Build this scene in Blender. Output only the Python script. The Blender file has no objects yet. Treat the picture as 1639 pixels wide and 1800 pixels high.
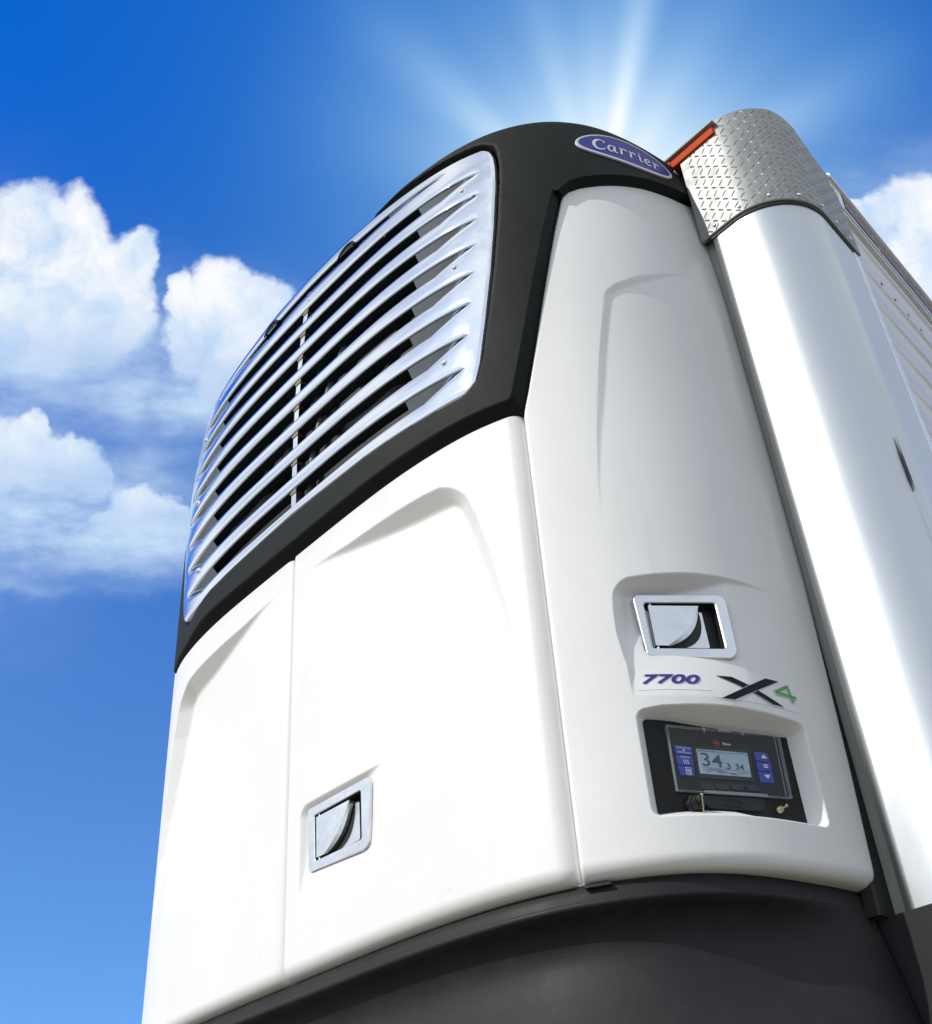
import bpy, math
import numpy as np
from mathutils import Matrix, Vector

SC = bpy.context.scene
COL = SC.collection

# ------------------------------------------------------------------ camera
Z0 = 2.0                                    # height of the bottom edge of the unit's doors above the ground
CAM_LOC = (2.11280, -1.36380, Z0 - 0.615)
CAM_ROT = ((0.65098294, 0.47832581, 0.58942823),
           (0.75632519, -0.34246678, -0.55739457),
           (-0.06475662, 0.80865377, -0.58470989))
cam = bpy.data.cameras.new('camera')
cam.sensor_fit = 'HORIZONTAL'; cam.sensor_width = 36.0
cam.lens = 36.0 * 2000.0 / 1639.0
cam.clip_start = 0.05; cam.clip_end = 5000.0
camo = bpy.data.objects.new('camera', cam); COL.objects.link(camo)
camo.matrix_world = Matrix.Translation(CAM_LOC) @ Matrix(CAM_ROT).to_4x4()
SC.camera = camo

# ------------------------------------------------------------------ light
SUN_EL = math.radians(38.0)
SUN_AZ = math.radians(13.0)                 # to the left of straight in front of the unit
sdir = Vector((-math.sin(SUN_AZ) * math.cos(SUN_EL), -math.cos(SUN_AZ) * math.cos(SUN_EL), math.sin(SUN_EL)))
sun = bpy.data.lights.new('sun', 'SUN'); sun.energy = 3.05; sun.angle = math.radians(0.53); sun.color = (1.0, 0.955, 0.88)
suno = bpy.data.objects.new('sun', sun); COL.objects.link(suno)
suno.rotation_euler = sdir.to_track_quat('Z', 'Y').to_euler(); suno.location = (-4, -12, 12)

SC.cycles.caustics_reflective = False; SC.cycles.caustics_refractive = False; SC.cycles.sample_clamp_indirect = 4.0
SC.view_settings.view_transform = 'Standard'; SC.view_settings.look = 'None'
SC.view_settings.exposure = 0.0; SC.view_settings.gamma = 1.0; SC.view_settings.use_curve_mapping = False

# ------------------------------------------------------------------ node helper
class NT:
    def __init__(self, nt): self.nt = nt
    def new(self, t, **kw):
        n = self.nt.nodes.new(t)
        for k, v in kw.items(): setattr(n, k, v)
        return n
    def put(self, sock, v):
        if isinstance(v, bpy.types.NodeSocket): self.nt.links.new(v, sock)
        elif v is not None:
            if hasattr(sock.default_value, '__len__') and not hasattr(v, '__len__'): v = (v,) * len(sock.default_value)
            sock.default_value = v
    def m(self, op, a, b=None, c=None, clamp=False):
        n = self.new('ShaderNodeMath', operation=op, use_clamp=clamp)
        for i, v in enumerate((a, b, c)): self.put(n.inputs[i], v)
        return n.outputs[0]
    def v(self, op, a, b=None, c=None, out=0):
        n = self.new('ShaderNodeVectorMath', operation=op)
        for i, x in enumerate((a, b, c)):
            if x is not None: self.put(n.inputs[i], x)
        return n.outputs[out]
    def xyz(self, x, y, z=0.0):
        n = self.new('ShaderNodeCombineXYZ')
        for i, v in enumerate((x, y, z)): self.put(n.inputs[i], v)
        return n.outputs[0]
    def smooth(self, v, a, b, lo=0.0, hi=1.0):
        n = self.new('ShaderNodeMapRange', interpolation_type='SMOOTHSTEP', clamp=True)
        for i, x in enumerate((v, a, b, lo, hi)): self.put(n.inputs[i], x)
        return n.outputs[0]
    def lin(self, v, a, b, lo=0.0, hi=1.0):
        n = self.new('ShaderNodeMapRange', clamp=True)
        for i, x in enumerate((v, a, b, lo, hi)): self.put(n.inputs[i], x)
        return n.outputs[0]
    def noise(self, vec, scale, detail=5.0, rough=0.55, out=0, lac=2.0, dist=0.0):
        n = self.new('ShaderNodeTexNoise'); self.put(n.inputs['Vector'], vec)
        n.inputs['Scale'].default_value = scale; n.inputs['Detail'].default_value = detail
        n.inputs['Roughness'].default_value = rough; n.inputs['Lacunarity'].default_value = lac
        n.inputs['Distortion'].default_value = dist
        return n.outputs[out]
    def mix(self, f, a, b, mode='MIX'):
        n = self.new('ShaderNodeMix', data_type='RGBA', blend_type=mode)
        self.put(n.inputs[0], f); self.put(n.inputs[6], a); self.put(n.inputs[7], b)
        return n.outputs[2]

# ------------------------------------------------------------------ sky
world = bpy.data.worlds.new('World'); SC.world = world; world.use_nodes = True
wt = world.node_tree; wt.nodes.clear(); W = NT(wt)
SKY_STRENGTH = 0.1
K = 1.0 / SKY_STRENGTH                      # 1 -> picture white
sky = W.new('ShaderNodeTexSky', sky_type='NISHITA')
sky.sun_disc = False; sky.sun_elevation = SUN_EL
sky.sun_rotation = math.atan2(sdir.x, sdir.y)
sky.altitude = 0; sky.air_density = 1.0; sky.dust_density = 0.6; sky.ozone_density = 3.0
D = W.new('ShaderNodeTexCoord').outputs['Generated']
# the part of the sky north-west of the trailer is laid out in tangent coordinates round one fixed compass direction
EA, EB, EF = (0.65098, 0.75633, -0.06476), (0.47833, -0.34247, 0.80865), (-0.58943, 0.55739, 0.58471)
df = W.v('DOT_PRODUCT', D, EF, out=1)
dfc = W.m('MAXIMUM', df, 0.08)
X = W.m('MULTIPLY_ADD', W.m('DIVIDE', W.v('DOT_PRODUCT', D, EA, out=1), dfc), 2.0, 0.82)
Y = W.m('MULTIPLY_ADD', W.m('DIVIDE', W.v('DOT_PRODUCT', D, EB, out=1), dfc), -2.0, 0.90)
P = W.xyz(X, Y)
front = W.smooth(df, 0.64, 0.80)
elev = W.m('ARCSINE', W.new('ShaderNodeSeparateXYZ').outputs[2])
wt.links.new(D, elev.node.inputs[0].links[0].from_node.inputs[0])

def blob_union(Pw, blobs):
    best = None
    for cx, cy, rx, ry in blobs:
        q = W.v('MULTIPLY', W.v('SUBTRACT', Pw, (cx, cy, 0)), (1 / rx, 1 / ry, 0))
        d = W.m('SUBTRACT', 1.0, W.v('LENGTH', q, out=1))
        if best is None: best = d
        else: best = W.m('SMOOTH_MAX', best, d, 0.12)
    return best

def warp(P_, s1, a1, s2, a2):
    n1 = W.v('SUBTRACT', W.noise(P_, s1, 3, 0.5, out=1), (0.5, 0.5, 0.5))
    n2 = W.v('SUBTRACT', W.noise(P_, s2, 6, 0.6, out=1), (0.5, 0.5, 0.5))
    r = W.v('MULTIPLY_ADD', n1, (a1, a1, 0), P_)
    return W.v('MULTIPLY_ADD', n2, (a2, a2, 0), r)

base = W.mix(1.0, sky.outputs[0], (0.0, 0.86, 2.36, 1), 'MULTIPLY')
lowb = W.mix(1.0, sky.outputs[0], (0.78, 1.28, 1.90, 1), 'MULTIPLY')
base = W.mix(W.m('MULTIPLY', front, W.smooth(Y, 0.10, 1.55)), base, lowb)
base = W.mix(front, W.mix(1.0, sky.outputs[0], (0.55, 0.85, 1.35, 1), 'MULTIPLY'), base)

Pw = warp(P, 9, 0.075, 34, 0.030)
fbm = W.m('MULTIPLY_ADD', W.noise(P, 26, 7, 0.65), 0.34, W.m('MULTIPLY', W.noise(P, 7, 6, 0.6), 0.66))
fbm2 = W.noise(W.v('MULTIPLY', P, (1, 2.4, 1)), 5, 6, 0.62)
cum = [  # heaped clouds: groups of lobes, y where the group dissolves, fade height
    ([(0.055, .415, .105, .10), (.135, .44, .07, .115), (.19, .50, .075, .09), (.235, .475, .045, .07), (.03, .53, .15, .13), (.225, .545, .065, .075), (.13, .57, .16, .10)], .555, .19),
    ([(.395, .515, .068, .078), (.330, .525, .036, .058), (.45, .545, .055, .07), (.37, .575, .085, .085), (.485, .56, .045, .06), (.335, .60, .05, .08), (.43, .65, .09, .09)], .60, .20),
    ([(.03, .785, .075, .065), (.06, .75, .03, .045), (.095, .815, .085, .06), (.0, .81, .09, .07), (.15, .845, .045, .05)], .80, .13),
    ([(.245, .885, .065, .038), (.285, .905, .06, .045), (.20, .92, .06, .03), (.32, .93, .06, .04)], .885, .10),
    ([(1.60, .40, .10, .10), (1.66, .36, .08, .055), (1.545, .375, .05, .045), (1.50, .37, .03, .03), (1.58, .47, .14, .10), (1.72, .5, .2, .2)], .52, .30),
]
alpha = None; bright = None
for blobs, yb, fh in cum:
    u = blob_union(Pw, blobs)
    dens = W.m('MULTIPLY_ADD', W.m('SUBTRACT', fbm, 0.5), 0.55, u)
    a = W.m('MULTIPLY', W.smooth(dens, -0.03, 0.27), 0.96)
    fade = W.smooth(Y, yb - 0.02, yb + fh, 1.0, 0.0)
    a = W.m('MULTIPLY', a, fade)
    sh = W.m('MULTIPLY', W.smooth(Y, yb - 0.14, yb + fh * 0.75, 1.0, 0.0), W.smooth(dens, 0.05, 0.55, 0.55, 1.0))
    shv = sh if bright is None else W.m('MAXIMUM', shv, W.m('MULTIPLY', sh, W.smooth(a, 0.0, 0.2)))
    bright = 1
    alpha = a if alpha is None else W.m('MAXIMUM', alpha, a)
soft = [  # thin haze veils: cx, cy, rx, ry, opacity
    (.10, .60, .34, .10, .55), (.40, .66, .16, .12, .60), (.27, .70, .16, .06, .62), (.06, .87, .20, .07, .55),
    (.22, .86, .16, .06, .38), (.12, .94, .30, .050, .62), (.30, .95, .16, .055, .60), (.05, 1.03, .3, .018, .22), (.14, .995, .25, .02, .25), (.27, .81, .07, .03, .30),
    (1.60, .46, .22, .2, .5), (-.27, .74, .33, .30, 1.0)]  # last veil, mostly out of view, added to lighten the chrome's reflection
hz = None
for cx, cy, rx, ry, op in soft:
    q = W.v('MULTIPLY', W.v('SUBTRACT', warp_P if False else Pw, (cx, cy, 0)), (1 / rx, 1 / ry, 0))
    g = W.m('MULTIPLY', W.m('EXPONENT', W.m('MULTIPLY', W.v('DOT_PRODUCT', q, q, out=1), -1.2)), op)
    hz = g if hz is None else W.m('ADD', hz, W.m('MULTIPLY', g, W.m('SUBTRACT', 1.0, hz, clamp=True)))
hz = W.m('MULTIPLY', hz, W.lin(fbm2, 0.30, 0.66, 0.45, 1.35), clamp=True)
alpha = W.m('MULTIPLY', alpha, front); hz = W.m('MULTIPLY', hz, front)

# radiance round the place where the glare stands behind the unit
gx, gy = 1.08, 0.33
dx = W.m('SUBTRACT', X, gx); dy = W.m('SUBTRACT', gy, Y)
rr = W.v('LENGTH', W.xyz(dx, dy), out=1)
glow = W.m('ADD', W.m('MULTIPLY', W.m('EXPONENT', W.m('MULTIPLY', W.m('MULTIPLY', rr, rr), -26.0)), 0.56),
           W.m('MULTIPLY', W.m('EXPONENT', W.m('MULTIPLY', W.m('MULTIPLY', rr, rr), -5.2)), 0.27))
glow = W.m('ADD', glow, W.m('MULTIPLY', W.m('EXPONENT', W.m('MULTIPLY', W.m('MULTIPLY', rr, rr), -1.6)), 0.08))
th = W.m('ARCTAN2', W.m('SUBTRACT', 0.40, Y), W.m('SUBTRACT', X, 1.05))
rays = None
for deg, wd, am in ((138, 8.0, .28), (152, 8, .10), (79, 4.6, .31), (90, 7, .10), (105, 6, .12), (61, 8, .07), (30, 7, .24), (44, 7, .06), (162, 9, .10), (121, 7, .04)):
    t = W.m('MULTIPLY', W.m('SUBTRACT', th, math.radians(deg)), 1 / math.radians(wd))
    g = W.m('MULTIPLY', W.m('EXPONENT', W.m('MULTIPLY', W.m('MULTIPLY', t, t), -1.0)), am)
    rays = g if rays is None else W.m('ADD', rays, g)
rays = W.m('MULTIPLY', rays, W.smooth(rr, 0.72, 0.08))
glow = W.m('MULTIPLY', W.m('ADD', glow, rays, clamp=True), front)
col = W.mix(W.m('POWER', glow, 0.85), base, (0.13 * K, 0.60 * K, 1.04 * K, 1))
col = W.mix(W.m('POWER', glow, 1.7), col, (0.95 * K, 1.0 * K, 1.02 * K, 1))
col = W.mix(hz, col, (0.60 * K, 0.78 * K, 0.98 * K, 1))
shade = W.m('MULTIPLY', W.lin(W.noise(Pw, 9, 4, 0.55), 0.34, 0.60, 0.10, 1.0), W.m('MULTIPLY_ADD', shv, 0.75, 0.25), clamp=True)
ccol = W.mix(shade, (0.50 * K, 0.69 * K, 0.94 * K, 1), (1.02 * K, 1.02 * K, 1.02 * K, 1))
col = W.mix(alpha, col, ccol)
# unseen bright cloud veil, added to lift fill light and whiten the chrome
gn = W.noise(W.v('MULTIPLY', D, (1, 1, 2.2)), 2.6, 6, 0.6)
back = W.smooth(df, 0.80, 0.64)
ga = W.m('MULTIPLY', W.m('MULTIPLY_ADD', W.smooth(gn, 0.36, 0.64), 0.40, 0.50), W.m('MULTIPLY', back, W.smooth(W.v('DOT_PRODUCT', D, (0.93, 0.30, -0.10), out=1), 0.15, 0.75, 1.0, 0.92)))
col = W.mix(ga, col, (1.02 * K, 1.08 * K, 1.10 * K, 1))
bg = W.new('ShaderNodeBackground'); W.put(bg.inputs['Color'], col); bg.inputs['Strength'].default_value = SKY_STRENGTH
wo = W.new('ShaderNodeOutputWorld'); wt.links.new(bg.outputs[0], wo.inputs['Surface'])

# ------------------------------------------------------------------ materials
def material(name):
    m = bpy.data.materials.new(name); m.use_nodes = True
    nt = m.node_tree; b = nt.nodes['Principled BSDF']
    return m, NT(nt), b

def simple(name, color, rough=0.5, metal=0.0, bump=0.0, bscale=200.0, var=0.0, vscale=6.0, coat=0.0, spec=0.5, rvar=0.0, trans=0.0):
    m, n, b = material(name)
    b.inputs['Roughness'].default_value = rough; b.inputs['Metallic'].default_value = metal
    b.inputs['Specular IOR Level'].default_value = spec
    b.inputs['Coat Weight'].default_value = coat; b.inputs['Coat Roughness'].default_value = 0.15
    b.inputs['Transmission Weight'].default_value = trans
    pos = n.new('ShaderNodeTexCoord').outputs['Object']
    c4 = tuple(color) + (1,)
    if var:
        f = n.lin(n.noise(pos, vscale, 6, 0.62), 0.3, 0.7)
        dark = tuple(c * (1 - var) for c in color) + (1,)
        n.put(b.inputs['Base Color'], n.mix(f, dark, c4))
    else: b.inputs['Base Color'].default_value = c4
    if rvar: n.put(b.inputs['Roughness'], n.lin(n.noise(pos, vscale * 3, 5, 0.6), 0.3, 0.7, rough - rvar, rough + rvar))
    if bump:
        bn = n.new('ShaderNodeBump'); bn.inputs['Strength'].default_value = bump; bn.inputs['Distance'].default_value = 0.002
        n.put(bn.inputs['Height'], n.noise(pos, bscale, 3, 0.6)); n.put(b.inputs['Normal'], bn.outputs[0])
    return m

M = {}
def white_paint():
    m, n, b = material('white_gelcoat')
    pos = n.new('ShaderNodeTexCoord').outputs['Object']
    b.inputs['Roughness'].default_value = 0.38; b.inputs['Specular IOR Level'].default_value = 0.45
    f = n.lin(n.noise(pos, 2.5, 6, 0.6), 0.3, 0.7)
    c = n.mix(f, (0.775, 0.77, 0.75, 1), (0.815, 0.812, 0.80, 1))
    # rain streaks and road dirt
    st = n.noise(n.v('MULTIPLY', pos, (26, 26, 1.6)), 1.0, 5, 0.6)
    c = n.mix(n.m('MULTIPLY', n.smooth(st, 0.56, 0.78), 0.20), c, (0.60, 0.57, 0.51, 1))
    sp = n.noise(pos, 34, 4, 0.7)
    c = n.mix(n.m('MULTIPLY', n.smooth(sp, 0.68, 0.78), 0.30), c, (0.50, 0.45, 0.38, 1))
    n.put(b.inputs['Base Color'], c)
    n.put(b.inputs['Roughness'], n.lin(n.noise(pos, 9, 5, 0.6), 0.3, 0.7, 0.32, 0.46))
    bn = n.new('ShaderNodeBump'); bn.inputs['Strength'].default_value = 0.12; bn.inputs['Distance'].default_value = 0.002
    n.put(bn.inputs['Height'], n.m('ADD', n.noise(pos, 320, 2, 0.5), n.m('MULTIPLY', n.noise(pos, 30, 3, 0.5), 0.8))); n.put(b.inputs['Normal'], bn.outputs[0])
    return m
M['white'] = white_paint()
M['black'] = simple('black_textured_plastic', (0.0075, 0.0095, 0.0080), 0.62, bump=0.3, bscale=420, var=0.12, vscale=5, rvar=0.03, spec=0.16)
M['skirt'] = simple('charcoal_plastic', (0.017, 0.017, 0.019), 0.6, bump=0.12, bscale=300, var=0.12, vscale=4, rvar=0.04, spec=0.28)
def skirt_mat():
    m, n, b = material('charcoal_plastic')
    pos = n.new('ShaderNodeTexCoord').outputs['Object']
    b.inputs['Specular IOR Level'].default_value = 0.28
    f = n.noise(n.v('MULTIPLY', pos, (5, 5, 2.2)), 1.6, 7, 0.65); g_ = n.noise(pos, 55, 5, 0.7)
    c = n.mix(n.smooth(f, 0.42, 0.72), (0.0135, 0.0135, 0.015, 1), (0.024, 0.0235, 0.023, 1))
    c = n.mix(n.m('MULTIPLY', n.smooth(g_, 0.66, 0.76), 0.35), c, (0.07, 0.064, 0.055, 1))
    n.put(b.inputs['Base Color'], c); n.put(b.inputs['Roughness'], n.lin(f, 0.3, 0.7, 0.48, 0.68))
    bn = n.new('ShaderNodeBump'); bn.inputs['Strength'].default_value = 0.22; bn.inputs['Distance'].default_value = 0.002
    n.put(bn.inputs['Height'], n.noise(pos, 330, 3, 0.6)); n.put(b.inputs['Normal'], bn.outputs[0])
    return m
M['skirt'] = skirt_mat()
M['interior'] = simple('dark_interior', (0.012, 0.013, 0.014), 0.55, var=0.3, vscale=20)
M['coil'] = simple('coil_fins', (0.040, 0.050, 0.060), 0.4, var=0.2, vscale=20)
M['lip'] = simple('dark_lip', (0.020, 0.032, 0.030), 0.45)
M['rubber'] = simple('black_rubber', (0.014, 0.014, 0.014), 0.65)
M['chrome'] = simple('chrome', (0.86, 0.87, 0.90), 0.045, metal=1.0, bump=0.02, bscale=14, rvar=0.02)
M['insert'] = simple('dull_chrome', (0.40, 0.46, 0.54), 0.20, metal=1.0)
M['zinc'] = simple('cast_zinc', (0.80, 0.81, 0.82), 0.36, metal=1.0, bump=0.06, bscale=45, var=0.14, vscale=22, rvar=0.08)
M['brass'] = simple('zinc_plated_brass', (0.46, 0.39, 0.26), 0.3, metal=1.0)
def steel():
    m, n, b = material('polished_stainless_sheet')
    pos = n.new('ShaderNodeTexCoord').outputs['Object']
    b.inputs['Metallic'].default_value = 1.0; b.inputs['Base Color'].default_value = (0.58, 0.60, 0.61, 1)
    n.put(b.inputs['Roughness'], n.lin(n.noise(n.v('MULTIPLY', pos, (3, 3, .8)), 3, 5, 0.6), 0.3, 0.7, 0.36, 0.46))
    bn = n.new('ShaderNodeBump'); bn.inputs['Strength'].default_value = 0.05; bn.inputs['Distance'].default_value = 0.004
    n.put(bn.inputs['Height'], n.noise(n.v('MULTIPLY', pos, (6, 6, 1.2)), 1.5, 4, 0.5)); n.put(b.inputs['Normal'], bn.outputs[0])
    return m
M['steel'] = steel()
M['plate'] = simple('aluminium_tread_plate', (0.32, 0.33, 0.32), 0.50, metal=0.6, bump=0.2, bscale=90, var=0.22, vscale=12, rvar=0.08)
M['trailer'] = simple('trailer_white', (0.74, 0.74, 0.73), 0.35, var=0.08, vscale=3)
M['galv'] = simple('grey_wall_sheet', (0.36, 0.37, 0.335), 0.5, var=0.15, vscale=6)
M['amber'] = simple('amber_lens', (0.50, 0.055, 0.002), 0.5, spec=0.08)
M['amber_dark'] = simple('red_lens', (0.42, 0.03, 0.01), 0.2, coat=0.5)
M['blue'] = simple('logo_blue', (0.030, 0.030, 0.24), 0.45, spec=0.25)
M['silver'] = simple('silver_print', (0.62, 0.62, 0.72), 0.35)
M['decal'] = simple('decal_film', (0.80, 0.80, 0.80), 0.25)
M['navy'] = simple('decal_navy', (0.035, 0.022, 0.22), 0.35)
M['ink'] = simple('decal_black', (0.004, 0.004, 0.005), 0.55, spec=0.2)
M['green'] = simple('decal_green', (0.07, 0.36, 0.05), 0.4)
M['panel'] = simple('control_black', (0.011, 0.011, 0.010), 0.6, spec=0.25)
M['key'] = simple('key_black', (0.014, 0.014, 0.014), 0.5, spec=0.35)
M['button'] = simple('button_blue', (0.010, 0.035, 0.36), 0.40)
M['print'] = simple('white_print', (0.72, 0.74, 0.78), 0.5)
M['lcd'] = simple('lcd_grey', (0.36, 0.47, 0.60), 0.25)
M['lcd_ink'] = simple('lcd_ink', (0.045, 0.06, 0.09), 0.4)
M['led'] = simple('led_red', (0.16, 0.012, 0.010), 0.3)
M['ground'] = simple('yard_concrete', (0.25, 0.222, 0.172), 0.85, bump=0.3, bscale=30, var=0.30, vscale=0.7)
def clear():
    m, n, b = material('clear_polycarbonate')
    nt = m.node_tree; nt.nodes.remove(b)
    tr = n.new('ShaderNodeBsdfTransparent'); tr.inputs[0].default_value = (0.985, 0.99, 0.99, 1)
    gl = n.new('ShaderNodeBsdfGlossy'); gl.inputs['Roughness'].default_value = 0.06
    mx = n.new('ShaderNodeMixShader'); mx.inputs[0].default_value = 0.014; nt.links.new(tr.outputs[0], mx.inputs[1]); nt.links.new(gl.outputs[0], mx.inputs[2])
    nt.links.new(mx.outputs[0], nt.nodes['Material Output'].inputs['Surface'])
    return m
M['clear'] = clear()
M['clear_rim'] = simple('clear_rim', (0.60, 0.68, 0.78), 0.08, trans=0.0, coat=1.0)
M['clear_rim'].node_tree.nodes['Principled BSDF'].inputs['Alpha'].default_value = 0.20
def tape():
    m, n, b = material('reflective_tape')
    pos = n.new('ShaderNodeTexCoord').outputs['Object']
    f = n.noise(n.v('MULTIPLY', pos, (1, 9, 30)), 2.0, 4, 0.7)
    c = n.mix(n.smooth(f, 0.45, 0.55), (0.10, 0.008, 0.018, 1), (0.02, 0.02, 0.025, 1))
    f2 = n.noise(n.v('MULTIPLY', pos, (1, 34, 60)), 1.0, 3, 0.7)
    c = n.mix(n.smooth(f2, 0.60, 0.68), c, (0.50, 0.52, 0.50, 1))
    n.put(b.inputs['Base Color'], c); b.inputs['Roughness'].default_value = 0.35
    return m
M['tape'] = tape()

# ------------------------------------------------------------------ object helpers
ROOTLOC = {}
def world_loc(o):
    return ROOTLOC.get(o.name, np.zeros(3)) if o is not None else np.zeros(3)

def root(name, loc, label, cat):
    o = bpy.data.objects.new(name, None); COL.objects.link(o)
    o.location = loc; o.empty_display_size = 0.2
    o['label'] = label; o['category'] = cat
    ROOTLOC[o.name] = np.array(loc, float)
    return o

def mesh(name, verts, faces, mats, parent=None, smooth=True, fmat=None, label=None):
    """verts in unit coordinates (z=0 at the door bottoms)."""
    v = np.asarray(verts, float).reshape(-1, 3).copy(); v[:, 2] += Z0
    v -= world_loc(parent)
    me = bpy.data.meshes.new(name)
    if isinstance(faces, np.ndarray):
        nf, k = faces.shape
        me.vertices.add(len(v)); me.vertices.foreach_set('co', v.ravel())
        me.loops.add(nf * k); me.loops.foreach_set('vertex_index', faces.astype(np.int32).ravel())
        me.polygons.add(nf); me.polygons.foreach_set('loop_start', np.arange(0, nf * k, k, dtype=np.int32))
        me.update(calc_edges=True)
    else:
        me.from_pydata([tuple(p) for p in v], [], [tuple(f) for f in faces]); me.update()
    if not isinstance(mats, (list, tuple)): mats = [mats]
    for m in mats: me.materials.append(m)
    if fmat is not None: me.polygons.foreach_set('material_index', np.asarray(fmat, dtype=np.int32))
    me.polygons.foreach_set('use_smooth', np.full(len(me.polygons), bool(smooth)))
    me.validate(); me.update()
    o = bpy.data.objects.new(name, me); COL.objects.link(o)
    if parent is not None:
        o.parent = parent; ROOTLOC[o.name] = world_loc(parent)
    if label: o['label'] = label
    return o

def sharp(o, deg=40):
    """hard edges between faces that meet at more than deg."""
    me = o.data
    import bmesh
    bm = bmesh.new(); bm.from_mesh(me)
    lim = math.radians(deg)
    for e in bm.edges:
        if len(e.link_faces) == 2 and e.calc_face_angle(0) > lim: e.smooth = False
    bm.to_mesh(me); bm.free()
    return o

def grid_faces(nv, nu, off=0, flip=False):
    i = np.arange(nv * nu).reshape(nv, nu) + off
    a, b, c, d = i[:-1, :-1], i[:-1, 1:], i[1:, 1:], i[1:, :-1]
    q = [a, b, c, d] if not flip else [a, d, c, b]
    return np.stack([x.ravel() for x in q], 1)

class MB:
    """collects pieces of one mesh."""
    def __init__(s): s.v = []; s.f = []; s.m = []; s.n = 0
    def add(s, v, f, mi=0):
        v = np.asarray(v, float).reshape(-1, 3); s.v.append(v)
        s.f += [tuple(int(j) + s.n for j in q) for q in f]; s.m += [mi] * len(f); s.n += len(v)
    def grid(s, Pg, mi=0, flip=False):
        nv, nu = Pg.shape[:2]; s.add(Pg.reshape(-1, 3), grid_faces(nv, nu, 0, flip).tolist(), mi)
    def build(s, name, mats, parent=None, smooth=True, label=None):
        return mesh(name, np.vstack(s.v), s.f, mats, parent, smooth, s.m, label)

def lines(a, b, step, refine=()):
    """grid lines from a to b; refine: (centre, halfwidth, step)."""
    xs = [a]; x = a
    while x < b - 1e-9:
        st = step
        for c, h, s_ in refine:
            if c - h - st <= x <= c + h: st = min(st, s_)
        x = min(b, x + st); xs.append(x)
    return np.array(xs)

def sstep(x, a, b):
    t = np.clip((np.asarray(x, float) - a) / (b - a), 0, 1); return t * t * (3 - 2 * t)

# ------------------------------------------------------------------ the unit's shell: a bowed plan curve, leaning back near the top
CTRL = [(0, 0), (.15, 0), (.3, .0015), (.4, .005), (.5, .013), (.6, .027), (.68, .045), (.75, .070), (.80, .094), (.85, .126), (.90, .168),
        (.94, .214), (.98, .278), (1.01, .352), (1.03, .44), (1.041, .52), (1.048, .61)]
def catmull(pts, n=12):
    out = []
    for i in range(1, len(pts) - 2):
        p0, p1, p2, p3 = pts[i - 1:i + 3]
        for t in np.linspace(0, 1, n, endpoint=False):
            out.append(.5 * ((2 * p1) + (-p0 + p2) * t + (2 * p0 - 5 * p1 + 4 * p2 - p3) * t * t + (-p0 + 3 * p1 - 3 * p2 + p3) * t ** 3))
    out.append(pts[-2]); return np.array(out)
_p = np.array(CTRL, float)
PL = catmull(np.vstack([[-_p[1, 0], _p[1, 1]], _p, 2 * _p[-1] - _p[-2]]))
for _ in range(60):
    q = PL.copy(); q[1:-1] = .25 * PL[:-2] + .5 * PL[1:-1] + .25 * PL[2:]; q[0] = PL[0]; PL = q
SL = np.r_[0, np.cumsum(np.hypot(*np.diff(PL, axis=0).T))]; UM = SL[-1]
TX = np.gradient(PL[:, 0], SL); TY = np.gradient(PL[:, 1], SL); _l = np.hypot(TX, TY); TX /= _l; TY /= _l
def crown(u): return .055 * np.exp(-(np.asarray(u) / .38) ** 2)
def inset(u, z):
    z = np.asarray(z, float) - crown(u) * sstep(z, 1.5, 2.1)
    a = np.clip((z - 1.45) / .65, 0, None); return .045 * a * a + np.clip(z - 2.1, 0, None) ** 2 * 3
def nrm(u):
    a = np.abs(u); sg = np.where(np.asarray(u) < 0, -1., 1.)
    return np.stack([sg * np.interp(a, SL, TY), -np.interp(a, SL, TX), 0 * a], -1)
def shell(u, z, h=0.0):
    u = np.asarray(u, float); z = np.asarray(z, float); u, z = np.broadcast_arrays(u, z)
    sg = np.where(u < 0, -1., 1.); a = np.abs(u)
    x = np.interp(a, SL, PL[:, 0]); y = np.interp(a, SL, PL[:, 1]); nx = np.interp(a, SL, TY); ny = -np.interp(a, SL, TX)
    e = np.clip(a - UM, 0, None); x = x + e * TX[-1]; y = y + e * TY[-1]
    k = h - inset(u, z)
    return np.stack([sg * (x + nx * k), y + ny * k, z + 0 * u], -1)
def plane(uA, dA, uB, dB):
    A = shell(uA, 0., -dA); B = shell(uB, 0., -dB); e = B - A; e /= np.hypot(e[0], e[1])
    return A, e, np.array([e[1], -e[0], 0.])
def plane_depth(pl, u, z):
    A, e, n = pl; s0 = shell(u, z); return ((s0 - A) @ n) / np.maximum(nrm(u) @ n, .2)
def on_plane(pl, a, z, h=0.0):
    A, e, n = pl; a = np.asarray(a, float)
    q = A + a[..., None] * e + np.asarray(h, float)[..., None] * n
    q[..., 2] = z; return q
PD = plane(.953, .022, 1.29, .045)          # floor of the display recess
PS = plane(.95, .018, 1.19, .0)             # side latch
PF = plane(.09, .010, .32, .006)            # door latch

def rounded_in(a, b, R):
    """distance inside a corner whose two sides are a=0 and b=0, rounded with R."""
    m = np.minimum(a, b)
    c = R - np.hypot(np.clip(R - a, 0, None), np.clip(R - b, 0, None))
    return np.where((a < R) & (b < R), c, m)
def softmin(a, b, k):
    h = np.clip(.5 + .5 * (b - a) / k, 0, 1); return b * (1 - h) + a * h - k * h * (1 - h)
def roll(d, R, D=None):
    D = R if D is None else D
    t = np.clip(d / R, 0, 1); return D * (1 - np.sqrt(np.clip(1 - (1 - t) ** 2, 0, 1)))

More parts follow.
